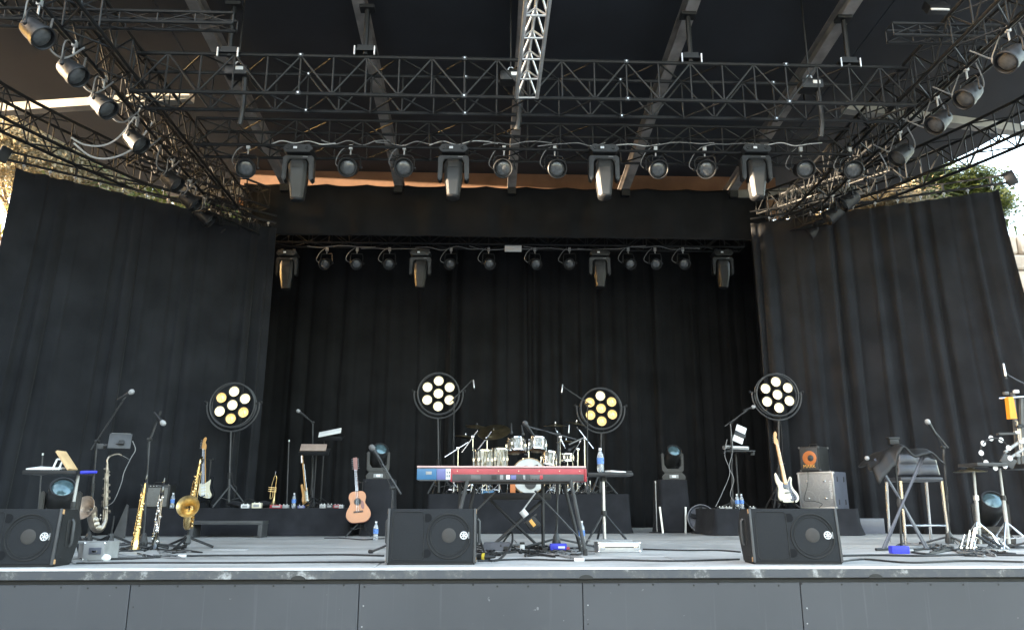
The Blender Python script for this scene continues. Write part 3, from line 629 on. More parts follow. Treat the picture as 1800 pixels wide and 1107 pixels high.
# ------------------------------------------------------------------ floor monitors
def wedge(label, base, rz):
    t = thing('floor_monitor', label, 'speaker', rot=(0, 0, rz), loc=base)
    RX = M.Rotation(math.pi / 2, 4, 'Z')
    body = MB().prism([(0, .004), (.012, 0), (.28, 0), (.40, .24), (.31, .415), (.06, .42), (.045, .41)], .70, -.35, .012).xf(RX).build('cabinet', 'wedge_body', t, ang=30)
    th = math.atan2(.045, .41); F = M.Translation((0, .0025, .008)) @ M.Rotation(-th, 4, 'X')      # face frame: x, z along face
    def fp(b, name, m, par=t, **k): return b.xf(F).build(name, m, par, **k)
    gr = fp(MB().rbox((.0, -.004, .212), (.655, .016, .40), .006), 'grille', 'wedge_grille')
    fp(MB().torus((.135, -.0125, .205), (0, 1, 0), .168, .007, 40, 6), 'woofer_ring', 'wedge_body', gr)
    fp(MB().torus((.135, -.012, .205), (0, 1, 0), .145, .004, 40, 6), 'woofer_surround', 'wedge_body', gr)
    fp(MB().lathe([(.056, 0), (.05, .004), (.03, .007), (.002, .008)], (.135, -.0122, .21), (0, -1, 0), 26), 'dust_cap', 'cone', gr)
    for z in (.345, .075): fp(MB().lathe([(.034, 0), (.033, .002), (.002, .0024)], (-.035, -.0122, z), (0, -1, 0), 22), 'port', 'velour_back', gr)
    fp(MB().tube([(-.06, -.0125, .05), (-.075, -.0125, .03), (-.29, -.0125, .03), (-.305, -.0125, .05), (-.305, -.0125, .37), (-.29, -.0125, .39), (-.075, -.0125, .39), (-.06, -.0125, .37), (-.06, -.0125, .05)], .004, 6), 'horn_frame', 'wedge_body', gr)
    for x in (-.339, .339): fp(MB().rbox((x, -.005, .212), (.02, .022, .41), .005), 'side_rail', 'dark_grey')
    lg = fp(MB().torus((.252, -.0150, .21), (0, 1, 0), .027, .004, 26, 6), 'emblem', 'white')
    for a in (0, 60, 120):
        MB().box((0, 0, 0), (.006, .004, .046)).box((0, 0, .016), (.014, .004, .004)).xf(F @ M.Translation((.252, -.0150, .21)) @ M.Rotation(R(a), 4, 'Y')).build('emblem_fork', 'white', lg)
    text_part('lettering', 'YAMAHA', .0125, 'white', lg, F @ M.Translation((.291, -.0145, .21)) @ M.Rotation(R(-90), 4, 'Y') @ TXT, .0015)
    for x in (-.347, .347):
        for z in (.03, .395): fp(MB().rbox((x, .01, z), (.008, .03, .035), .003), 'worn_corner', 'bare_wood')
    sx = .352
    for sgn in (-1, 1):
        MB().rbox((sgn * sx, .19, .24), (.006, .12, .2), .003).build('handle_plate', 'black', t)
        MB().tube([(sgn * .356, .19, .14), (sgn * .372, .19, .16), (sgn * .372, .19, .32), (sgn * .356, .19, .34)], .012, 8).build('handle', 'dark_grey', t)
        for y, z in ((.33, .2), (.30, .36), (.1, .06), (.27, .05)): MB().lathe([(.008, 0), (.006, .004)], (sgn * .35, y, z), (sgn, 0, 0), 8).build('bolt', 'black', t)
    return t
pL = A(7, 996, 6.12); pM = A(757.5, 991, 6.28); pR = A(1402, 993, 6.22)
wedge('black floor monitor cut off by the left frame edge', (pL.x, 6.12, 0), R(2))
wedge('black floor monitor in front of the red keyboard', (pM.x, 6.26, 0), R(0))
wedge('black floor monitor right of centre, below the bass guitar', (pR.x, 6.2, 0), R(-3))

# ------------------------------------------------------------------ seven lamp fixtures
def seven_lamp(label, c, base, rot, hot):
    c = V(c); t = thing('seven_lamp_light', label, 'stage light', base); Y = V((0, -1, 0)); RR = .36
    for dy in (-.05, .05): MB().torus(c + V((0, dy, 0)), (0, 1, 0), RR, .013, 56, 8).build('ring', 'dark_grey', t)
    for k in range(6):
        a = rot + k * math.pi / 3 + .52; e = V((math.cos(a), 0, math.sin(a))); MB().tube([c + e * .09 + V((0, .05, 0)), c + e * RR + V((0, .05, 0))], .012, 6).build('spoke', 'black_metal', t)
    for k in range(7):
        e = V((0, 0, 0)) if k == 6 else V((math.cos(rot + math.pi / 2 + k * math.pi / 3), 0, math.sin(rot + math.pi / 2 + k * math.pi / 3))) * .222
        q = c + e; l = MB().lathe([(.05, .14), (.085, .06), (.094, -.05), (.086, -.05), (.082, -.035)], q, (0, 1, 0), 22, False).build('lamp', 'black_metal', t)
        MB().lathe([(.083, -.034), (.06, -.012), (.03, 0.0), (.004, .002)], q, (0, 1, 0), 20, False).build('reflector', 'lamp_hot' if k in hot else 'lamp_glow', l)
        MB().ball(q + V((0, -.012, 0)), .042, 14, 8, (1, .6, 1)).build('bulb', 'bulb_hot' if k in hot else 'bulb_glow', l)
        MB().torus(q + V((0, -.052, 0)), (0, 1, 0), .088, .006, 26, 6).build('rim', 'black_metal', l)
        MB().tube([q + V((-.02, -.046, .06)), q + V((.015, -.046, -.06))], .003, 5).build('filament_guard', 'dark_grey', l)
    MB().torus(c, (0, 1, 0), .425, .014, 40, 8, math.pi * .93, math.pi * 2.07, u=(1, 0, 0)).build('yoke', 'dark_grey', t) if False else MB().tube([c + V((.425 * math.cos(a), 0, .425 * math.sin(a))) for a in [math.pi * (.96 + 1.08 * i / 32) for i in range(33)]], .014, 8).build('yoke', 'dark_grey', t)
    for sx in (-1, 1): MB().tube([c + V((sx * .35, 0, .03)), c + V((sx * .46, 0, .05))], .012, 6).lathe([(.02, 0), (.028, .015), (.02, .03)], c + V((sx * .44, 0, .05)), (sx, 0, 0), 10).build('yoke_knob', 'black_metal', t)
    b = V(base); top = c + V((0, .0, -.43)); j = b.lerp(top, .42)
    MB().tube([b + V((0, 0, .03)), j], .022, 10).build('lower_pole', 'dark_grey', t); MB().tube([j, top], .015, 8).build('upper_pole', 'dark_grey', t)
    MB().lathe([(.03, -.05), (.034, 0), (.03, .05)], j, (0, 0, 1), 10).build('collar', 'black_metal', t)
    MB().tube(spline([top + V((.05, .05, .1)), top + V((.04, .03, -.4)), j + V((.06, 0, -.1)), b + V((.12, -.05, .3)), b + V((.08, -.1, .02))], 6), .006, 5).build('power_lead', 'cable', t)
    for k in range(3):
        a = R(90 + 120 * k + 25); e = V((math.cos(a), math.sin(a), 0)); MB().tube([b + V((0, 0, .36)), b + e * .30 + V((0, 0, .012))], .014, 7).build('leg', 'dark_grey', t)
        bar('leg_strut', b + V((0, 0, .12)), b.lerp(b + e * .30, .55) + V((0, 0, .16)), .007, 'dark_grey', t)
    return t
for i, (x, y, bx_, Y, z, rot, hot) in enumerate(((410, 712, 402, 12.75, LZ, -.04, (0, 2, 5, 6)), (771, 692, 771, 13.4, DZ, 0.0, (0, 1, 2, 3, 4, 5, 6)), (1056, 718, 1055, 13.5, DZ, .03, (0,)), (1365, 694, 1369, 12.9, RZ, .04, (0, 1, 2, 3, 4, 5, 6)))):
    c = A(x, y, Y); b = A(bx_, 890, Y); seven_lamp(['lit seven lamp ring light behind the black electric guitar', 'lit seven lamp ring light at the left of the drum kit', 'amber seven lamp ring light at the right of the drum kit', 'lit seven lamp ring light behind the white bass guitar'][i], c, (b.x, Y, z), rot, hot)

# ------------------------------------------------------------------ microphones and stands
def microphone(label, tip, d, m='light_grey', s=1.0, slim=False):
    tip = V(tip); d = V(d).normalized(); t = thing('microphone', label, 'microphone', tip)
    if slim:
        MB().lathe([(.008, -.09), (.011, -.08), (.011, .05), (.009, .06)], tip, d, 10).build('body', 'alu', t); MB().lathe([(.0095, .06), (.0095, .09), (.002, .092)], tip, d, 10).build('grille', 'black_metal', t); return t
    MB().lathe([(.011 * s, -.15 * s), (.015 * s, -.10 * s), (.021 * s, -.01 * s), (.022 * s, .0)], tip, d, 12).build('body', 'black_metal', t)
    MB().lathe([(.020 * s, 0), (.029 * s, .018 * s), (.031 * s, .03 * s), (.029 * s, .045 * s), (.018 * s, .06 * s), (.002, .064 * s)], tip, d, 16).build('grille', m, t); return t
def mic_stand(label, base, top, b0, b1, legs=(30, 150, 270), spread=.33, m='dark_grey', leg_z=.1, wrap=True, hub=True, r=.013):
    base, top, b0, b1 = V(base), V(top), V(b0), V(b1); t = thing('microphone_stand', label, 'microphone stand', base); mid = base.lerp(top, .55)
    MB().tube([base + V((0, 0, .03)), mid], r, 8).build('lower_tube', m, t); MB().tube([mid, top], r * .72, 8).build('upper_tube', m, t)
    MB().lathe([(.017, -.05), (.019, 0), (.017, .05)], mid, top - base, 8).build('grip', 'black', t)
    MB().tube([b0, b1], r * .65, 7).build('boom', m, t); MB().lathe([(.018, -.025), (.022, 0), (.018, .025)], top, (1, 0.2, 0), 10).build('boom_clamp', 'black', t)
    MB().tube([b1, b1 + (b1 - b0).normalized() * .05], .013, 8).build('clip', 'black', t)
    if hub: MB().lathe([(.045, .02), (.05, .05), (.035, .12), (.018, .16)], base, (0, 0, 1), 10).build('hub', 'dark_grey', t)
    for a in legs:
        e = V((math.cos(R(a)), math.sin(R(a)), 0)); MB().tube([base + V((0, 0, leg_z)), base + e * spread + V((0, 0, .014))], .011, 7).build('leg', m, t)
        MB().lathe([(.016, -.02), (.018, .02)], base + e * spread + V((0, 0, .018)), e, 8).build('rubber_foot', 'black', t)
    if wrap:
        o_ = [b1] + [b1.lerp(top, k / 4) + V((0, -.014, .006 * (-1) ** k - .006)) for k in range(1, 4)] + [top + V((0, -.025, -.03))] + [top.lerp(base, k / 8) + V((.006 * (-1) ** k, -.016, 0)) for k in range(1, 8)] + [base + V((.05, -.06, .012))]
        MB().tube(spline(o_, 4), .0045, 5).build('cable_wrap', 'cable', t)
    return t
# A: tall boom beside the tenor sax
Y = 9.1; b = G(153, 960); b = V((A(155, 950, Y).x, Y, 0)); tA = A(171, 775, Y)
mic_stand('tall black boom stand beside the tenor saxophone', b, tA, A(160, 790, Y), A(222, 695, Y - .05), spread=.36); microphone('silver ball microphone above the tablet holder', A(227, 691, Y - .05), A(236, 688, Y) - A(215, 700, Y))
# B: stand between soprano sax and clarinet
Y = 8.7; b = V((A(252, 950, Y).x, Y, 0)); mic_stand('black boom stand between soprano saxophone and clarinet', b, A(263, 772, Y), A(262, 780, Y), A(280, 730, Y), (0, 190, 268), .44, leg_z=.06); microphone('silver ball microphone pointing down over the clarinet', A(284, 740, Y - .02), (.6, -.2, -.6))
# C
Y = 12.6; mic_stand('thin black boom stand behind the music stands', V((A(549, 890, Y).x, Y, LZ)), A(550, 742, Y), A(550, 742, Y), A(538, 733, Y), spread=.25); microphone('silver ball microphone above the leaning music stand', A(527, 724, Y), A(523, 722, Y) - A(540, 734, Y))
# short stand behind centre monitor
Y = 7.6; mic_stand('low black boom stand behind the centre floor monitor', V((A(690, 945, Y).x, Y, 0)), A(690, 857, Y), A(705, 868, Y), A(660, 795, Y), spread=.25); microphone('small microphone aimed at the acoustic guitar', A(657, 791, Y), A(655, 788, Y) - A(665, 803, Y), 'grey')
# overheads
Y = 13.3; mic_stand('overhead boom stand left of the drum kit', V((A(797, 868, Y).x, Y, DZ)), A(798, 703, Y), A(790, 708, Y), A(826, 672, Y), spread=.2); microphone('slim overhead microphone left of the drum kit', A(833, 676, Y), (.06, -.1, -.5), slim=True, s=1.2)
Y = 12.95; mic_stand('overhead boom stand right of the drum kit', V((A(1032, 868, Y).x, Y, DZ)), A(1033, 710, Y), A(1040, 712, Y), A(994, 682, Y), spread=.2); microphone('slim overhead microphone right of the drum kit', A(988, 684, Y), (-.08, -.1, -.5), slim=True)
# keyboard vocal mic
Y = 8.6; mic_stand('black boom stand at the keyboard player place', V((A(978, 950, Y).x, Y, 0)), A(981, 763, Y), A(1013, 772, Y), A(930, 750, Y), (0, 120, 205), .42); microphone('dark microphone over the left tom, on the keyboard boom', A(926, 748, Y), (-.4, -.1, .55), 'dark_grey')
# right riser mic
Y = 12.2; mic_stand('thin grey boom stand on the right riser', V((A(1288, 890, Y).x, Y, RZ)), A(1284, 743, Y), A(1274, 749, Y), A(1318, 717, Y), spread=.22); microphone('silver ball microphone beside the right ring light', A(1321, 716, Y), A(1326, 714, Y) - A(1310, 720, Y))
# tall chair mic
Y = 9.0; mic_stand('black boom stand beside the tall chair', V((A(1670, 955, Y).x, Y, 0)), A(1658, 786, Y), A(1667, 787, Y), A(1638, 752, Y), (20, 160, 275), .3); microphone('silver ball microphone in front of the tall chair', A(1633, 745, Y), A(1628, 738, Y) - A(1640, 756, Y))
# percussion mic (right edge)
Y = 8.2; mic_stand('boom stand cut off by the right frame edge', V((A(1830, 960, Y).x, Y, 0)), A(1825, 690, Y), A(1830, 690, Y), A(1773, 660, Y), spread=.3); microphone('pale slim microphone at the right frame edge', A(1766, 652, Y), (-.05, -.1, -.5), slim=True, s=1.5)
# bare rods
for i, (x0, y0, x1, y1, Y, z) in enumerate(((75, 800, 66, 930, 10.6, 0), (508, 776, 504, 890, 12.5, LZ), (1152, 848, 1155, 935, 13.2, 0))):
    b = V((A(x1, y1, Y).x, Y, z)); t = thing('rod_stand', ['thin bare rod stand behind the laptop shelf', 'thin bare rod stand beside the trumpet', 'thin pale rod stand left of the right pedestal'][i], 'stand', b)
    MB().tube([b + V((0, 0, .015)), A(x0, y0, Y)], .009, 7).build('rod', 'dark_grey' if i < 2 else 'alu_dull', t); MB().lathe([(.13, 0), (.13, .008), (.02, .018)], b, (0, 0, 1), 20).build('base', 'black_metal', t); MB().lathe([(.012, 0), (.012, .03)], A(x0, y0, Y), (0, 0, 1), 8).build('tip', 'alu', t)

# ------------------------------------------------------------------ left group: shelf, tablet, rack, saxes
Y = 7.3; x0, x1 = A(58, 830, Y), A(150, 830, Y); zt = A(100, 827, Y).z; bx0 = A(127, 900, 7.3).x
t = thing('shelf_stand', 'black shelf on a pole stand at the left, holding papers', 'stand', (bx0, Y, 0))
MB().rbox(((x0.x + x1.x) / 2, Y, zt - .02), (x1.x - x0.x, .34, .035), .005).build('shelf', 'black_metal', t)
MB().tube([(bx0, Y, .05), (bx0, Y, .45)], .02, 8).build('lower_pole', 'dark_grey', t); MB().tube([(bx0, Y, .44), (bx0 + .01, Y, zt - .03)], .014, 8).build('upper_pole', 'alu_dull', t); MB().lathe([(.026, -.03), (.03, 0), (.026, .03)], (bx0, Y, .45), (0, 0, 1), 10).build('collar', 'black', t)
for a in (80, 200, 320): MB().tube([(bx0, Y, .34), (bx0 + .27 * math.cos(R(a)), Y + .27 * math.sin(R(a)), .012)], .012, 6).build('leg', 'black_metal', t)
p = A(78, 826, Y - .05); tag(MB().add([(p.x - .12, Y - .13, zt + .004), (p.x + .16, Y - .15, zt + .002), (p.x + .17, Y + .06, zt + .02), (p.x - .10, Y + .06, zt + .03), (p.x - .12, Y - .13, zt + .016), (p.x + .16, Y - .15, zt + .010), (p.x + .17, Y + .06, zt + .03), (p.x - .10, Y + .06, zt + .042)], [(3, 2, 1, 0), (4, 5, 6, 7), (0, 1, 5, 4), (1, 2, 6, 5), (2, 3, 7, 6), (3, 0, 4, 7)]).build('sheet_music', 'paper'), 'stack of white papers on the left shelf', 'papers')
p = A(118, 826, Y); t = thing('tablet_easel', 'pale wooden tablet easel on the left shelf', 'easel', (p.x, Y, zt)); B0 = V((p.x, Y, zt))
Mx = M.Rotation(R(38), 3, 'Y') @ M.Identity(3)
MB().rbox(B0 + V((-.005, -.02, .09)), (.022, .16, .21), .005, Mx=M.Rotation(R(-38), 3, 'Y')).build('board', 'pale_wood', t)
for dx in (-.075, -.02): MB().tube([B0 + V((dx - .015, -.08, .004)), B0 + V((dx + .015, -.08, .10))], .009, 6).build('leg', 'white', t)
MB().tube([B0 + V((-.06, -.08, .10)), B0 + V((-.005, -.08, .10))], .008, 6).build('crossbar', 'white', t)
p = A(148, 830, Y - .15); tag(MB().lathe([(.014, 0), (.016, .05), (.012, .14)], p + V((-.03, 0, .0)), (1, 0, .03), 10).build('blue_mute', 'blue'), 'blue and silver tube lying on the left shelf', 'mute')
# tablet holder on stand A
Y = 9.0; c = A(211, 775, Y); t = thing('tablet', 'dark tablet computer clamped to the tall boom stand', 'tablet', A(178, 785, Y + .08)); Tm = M.Rotation(R(18), 3, 'Z') @ M.Rotation(R(-22), 3, 'X')
MB().rbox(c, (.235, .016, .185), .012, Mx=Tm).build('casing', 'dark_grey', t); MB().rbox(c + Tm @ V((0, .012, 0)), (.22, .006, .17), .003, Mx=Tm).build('screen', 'gloss_black', t); MB().rbox(c + Tm @ V((.02, -.025, -.03)), (.06, .04, .05), .01, Mx=Tm).build('mount', 'black', t)
MB().rbox(c + Tm @ V((.0, -.010, .09)), (.20, .008, .012), .003, Mx=Tm).build('edge_trim', 'grey', t); MB().tube([c + Tm @ V((.02, -.03, -.04)), A(182, 783, Y)], .012, 8).build('arm', 'dark_grey', t); MB().rbox(A(178, 784, Y + .08), (.08, .06, .06), .008).build('clamp', 'dark_grey', t)
cable('thin grey cable hanging from the tablet', [A(233, 775, 8.9), A(238, 790, 8.9), A(230, 805, 8.9), A(218, 830, 8.9), A(213, 850, 8.9), A(200, 880, 8.9), A(185, 890, 8.95)], .005, 'cable_grey')
# rack case
p = A(152, 988, 6.75); t = thing('rack_case', 'small silver flight case on the floor behind the left monitor', 'case', (p.x, 6.75, 0)); B0 = V((p.x, 6.85, 0))
MB().box(B0 + V((-.05, .06, .145)), (.34, .26, .01)).box(B0 + V((-.05, .06, .006)), (.34, .26, .01)).box(B0 + V((-.05, .19, .075)), (.34, .01, .13)).box(B0 + V((.115, .06, .075)), (.01, .26, .13)).build('shell', 'alu_dull', t)
MB().rbox(B0 + V((.035, -.075, .075)), (.17, .012, .14), .004).build('front_plate', 'light_grey', t); MB().rbox(B0 + V((.05, -.084, .08)), (.10, .008, .055), .003).build('label_plate', 'pickguard', t); MB().rbox(B0 + V((.05, -.09, .075)), (.04, .012, .02), .003).build('latch', 'chrome', t)
for sx in (-.045, .118):
    for z in (.012, .14): MB().ball(B0 + V((sx, -.07, z)), .014, 8, 6).build('ball_corner', 'chrome', t)
tag(MB().ball(A(185, 982, 6.8) + V((0, 0, .01)), .045, 12, 8, (1, .8, .7)).build('rag', 'paper'), 'crumpled white rag beside the silver flight case', 'rag')

def rows(n, f): return [f(i / (n - 1)) for i in range(n)]
def sax(label, base, H, m, bell_dir, seed, stand=True, bell_m=None, lean=0.0, s=1.0):
    """body tube, bow, bell, neck and keys; built upright then leaned; H = height of body top above base"""
    rr = random.Random(seed); t = thing('saxophone', label, 'saxophone', rot=(0, lean, 0), loc=base); bd = V((bell_dir[0], bell_dir[1], 0)).normalized(); L = .62 * s; z0 = H - L
    body = [(V((0, 0, H)) + bd * 0), V((0, 0, H - L * .5)), V((0, 0, z0 + .06)), V((0, 0, z0)) + bd * .012 * s, bd * .045 * s + V((0, 0, z0 - .055 * s)), bd * .095 * s + V((0, 0, z0 - .045 * s)), bd * .125 * s + V((0, 0, z0 + .02 * s)), bd * .145 * s + V((0, 0, z0 + .14 * s))]
    pts = spline(body, 6); n = len(pts); rs = [(.015 + .040 * (i / n) ** 1.05) * s for i in range(n)]
    MB().tube(pts, rs, 14).build('body_tube', m, t)
    q = pts[-1]; ax = (pts[-1] - pts[-3]).normalized(); ax = (bd * .6 + V((0.08, -.75, .36))).normalized(); r0 = rs[-1]
    bl = MB().lathe([(r0, -.012 * s), (r0 * 1.12, .03 * s), (r0 * 1.35, .07 * s), (r0 * 1.9, .105 * s), (r0 * 2.3, .118 * s), (r0 * 2.28, .122 * s), (r0 * 1.8, .10 * s), (r0 * 1.1, .05 * s), (r0 * .7, -.01 * s)], q, ax, 26, False).build('bell', bell_m or m, t)
    nk = spline([V((0, 0, H)), V((0, 0, H + .05 * s)), -bd * .03 * s + V((0, 0, H + .09 * s)), -bd * .11 * s + V((0, 0, H + .11 * s)), -bd * .16 * s + V((0, 0, H + .09 * s))], 5)
    k = MB().tube(nk, [.011 * s] * len(nk), 10).build('neck', m, t); e = (nk[-1] - nk[-3]).normalized(); MB().lathe([(.013 * s, -.01), (.015 * s, .03), (.010 * s, .085)], nk[-1], e, 10).build('mouthpiece', 'gloss_black', k)
    side = V((-bd.y, bd.x, 0))
    for sg, off in ((1, .0), (-1, .1), (.4, .05)):
        o_ = (side * sg + bd * (.6 if abs(sg) < 1 else .0)).normalized() * .032 * s; MB().tube([V((0, 0, H - .05 - off)) + o_, V((0, 0, z0 + .03)) + o_ * 1.35], .0045 * s, 5).build('key_rod', m, t)
    for i in range(16):
        h = i / 15; a = rr.choice([0.2, -.4, 1.2, -1.2, 2.2]); d = (bd * math.cos(a) + side * math.sin(a)); rad = (.014 + .026 * h) * s; p = V((0, 0, H - .05 - (L - .1) * h)) + d * rad
        MB().lathe([(.016 * s * (.6 + .6 * h), 0), (.017 * s * (.6 + .6 * h), .012 * s), (.006 * s, .018 * s)], p, d, 10).build('key_cup', m, t)
    for i in range(3): MB().lathe([(.03 * s, 0), (.032 * s, .014 * s), (.008, .02 * s)], pts[int(n * (.72 + .08 * i))] + side * (.05 * s), side, 12).build('bell_key', m, t)
    return t
def tripod_stand(name, label, base, top, spread=.28, angs=(15, 165, 265), hub=.12, m='black_metal'):
    base = V(base); t = thing(name, label, 'instrument stand', base); MB().tube([base + V((0, 0, .03)), V(top)], .012, 8).build('post', m, t); MB().lathe([(.03, .04), (.045, .06), (.03, .14)], base, (0, 0, 1), 8).build('hub', 'dark_grey', t)
    for a in angs: e = V((math.cos(R(a)), math.sin(R(a)), 0)); MB().tube([base + V((0, 0, hub)), base + e * spread + V((0, 0, .012))], .013, 7).build('leg', m, t)
    return t
b = V((A(185, 945, 9.0).x, 9.0, 0)); sax('large dull silver tenor saxophone standing at the left', b, .90, 'old_silver', (-.62, -.78), 3, bell_m='bell_in', lean=R(-5), s=1.04); tripod_stand('saxophone_stand', 'black stand under the dull silver tenor saxophone', (b.x + .02, 9.08, 0), (b.x + .03, 9.08, .33))
b = V((A(325, 950, 8.6).x, 8.6, 0)); sax('gold alto saxophone with its bell facing front', b, .86, 'gold', (.22, -1), 8, bell_m='dull_gold', lean=R(5), s=.93); tripod_stand('saxophone_stand', 'black tripod stand under the gold alto saxophone', (b.x, 8.66, 0), (b.x + .01, 8.66, .42), .27)
def straight_horn(name, label, cat, base, H, m, prof, body_m, seed, lean):
    rr = random.Random(seed); t = thing(name, label, cat, rot=(0, lean, 0), loc=base); MB().lathe(prof, (0, 0, 0), (0, 0, 1), 16).build('body_tube', body_m, t)
    for sg in (-1, 1, .3): MB().tube([(.024 * sg, -.018, .16), (.017 * sg, -.014, H * .86)], .0042, 5).build('key_rod', m, t)
    for i in range(17):
        z = .07 + (H * .82 - .07) * i / 16; a = rr.choice([-1.57, -1.2, -2.0, -.5, -2.7]); r = .028 - .014 * z / H; d = V((math.cos(a), math.sin(a), 0)); MB().lathe([(.016 - .006 * z / H, 0), (.017 - .006 * z / H, .011), (.004, .016)], d * r + V((0, 0, z)), d, 10).build('key_cup', m, t)
    MB().lathe([(.008, 0), (.013, .02), (.013, .05), (.006, .09)], (0, 0, H), (0.05, 0, 1), 10).build('mouthpiece', 'gloss_black', t)
    return t
b = V((A(236, 968, 8.35).x, 8.35, .01)); straight_horn('soprano_saxophone', 'slim gold soprano saxophone standing upright', 'saxophone', b, .66, 'gold', [(.060, 0), (.052, .012), (.040, .04), (.034, .10), (.026, .30), (.019, .5), (.012, .62), (.010, .66)], 'gold', 5, R(3)); tripod_stand('saxophone_stand', 'flat black base under the gold soprano saxophone', (b.x, 8.36, 0), (b.x, 8.38, .2), .16, (20, 140, 260), .05)
b = V((A(271, 965, 8.45).x, 8.45, .01)); straight_horn('clarinet', 'black and silver clarinet standing beside the soprano saxophone', 'clarinet', b, .63, 'chrome', [(.042, 0), (.036, .012), (.024, .05), (.019, .10), (.0165, .3), (.0165, .52), (.021, .54), (.019, .60), (.014, .63)], 'gloss_black', 9, R(2)); tripod_stand('clarinet_stand', 'small black stand under the clarinet', (b.x, 8.47, 0), (b.x, 8.49, .15), .13, (20, 140, 260), .05)
# combo amp on left riser
def amp_box(label, c0, c1, Y, z, d, cloth):
    a = A(c0, 890, Y).x; b_ = A(c1, 890, Y).x; t = thing('combo_amplifier', label, 'amplifier', ((a + b_) / 2, Y, z)); h = A(c0, 851, Y).z - z; x = (a + b_) / 2; w = b_ - a
    MB().rbox((x, Y + d / 2, z + h / 2), (w, d, h), .015).build('cabinet', 'black', t); MB().rbox((x, Y - .004, z + h * .47), (w * .86, .012, h * .80), .004).build('grille_cloth', cloth, t); MB().rbox((x, Y - .003, z + h * .93), (w * .9, .01, h * .07), .003).build('control_panel', 'dark_grey', t)
    for k in range(5): MB().lathe([(.008, 0), (.007, .012)], (x - w * .35 + k * w * .1, Y - .008, z + h * .93), (0, -1, 0), 8).build('knob', 'alu', t)
    MB().tube([(x - .08, Y + d / 2, z + h), (x - .06, Y + d / 2, z + h + .03), (x + .06, Y + d / 2, z + h + .03), (x + .08, Y + d / 2, z + h)], .008, 6).build('handle', 'black', t)
    for sx in (-1, 1): MB().lathe([(.015, 0), (.015, .01)], (x + sx * w * .45, Y - .005, z + h * .98), (0, -1, 0), 8).build('corner_cap', 'chrome', t)
    return t
amp_box('small black combo amplifier with grey cloth on the left riser', 243, 296, 12.25, LZ, .24, 'amp_cloth')
# bottles
def bottle(label, b, s=1.0):
    b = V(b); t = thing('water_bottle', label, 'bottle', b, group=None)
    MB().lathe([(.028 * s, 0), (.032 * s, .008 * s), (.032 * s, .06 * s), (.029 * s, .075 * s), (.032 * s, .09 * s), (.032 * s, .14 * s), (.024 * s, .175 * s), (.013 * s, .195 * s), (.012 * s, .21 * s)], b + V((0, 0, .002)), (0, 0, 1), 16).build('bottle_body', 'plastic', t)
    MB().lathe([(.0335 * s, .078 * s), (.0335 * s, .135 * s)], b, (0, 0, 1), 16, False).build('wrapper', 'bottle_label', t); MB().lathe([(.014 * s, .208 * s), (.014 * s, .228 * s)], b, (0, 0, 1), 12).build('cap', 'cap', t); return t
bottle('water bottle on the left riser right of the combo amplifier', (A(302, 892, 12.2).x, 12.2, LZ), 1.0)
bottle('water bottle on the left riser near the trumpet', (A(516, 890, 12.2).x, 12.2, LZ), 1.0)
bottle('water bottle on the floor below the acoustic guitar', (A(660, 948, 10.6).x, 10.6, 0), 1.05)
bottle('water bottle on the side table right of the keyboards', (A(1056, 832, 8.6).x, 8.6, .80), 1.15)
bottle('water bottle on the floor by the keyboard stand', (A(1023, 955, 9.6).x, 9.6, 0), 1.15)
bottle('left of two water bottles on the right riser', (A(1296.5, 893, 12.05).x, 12.05, RZ), .98)
bottle('right of two water bottles on the right riser', (A(1304.5, 893, 12.05).x, 12.05, RZ), .98)

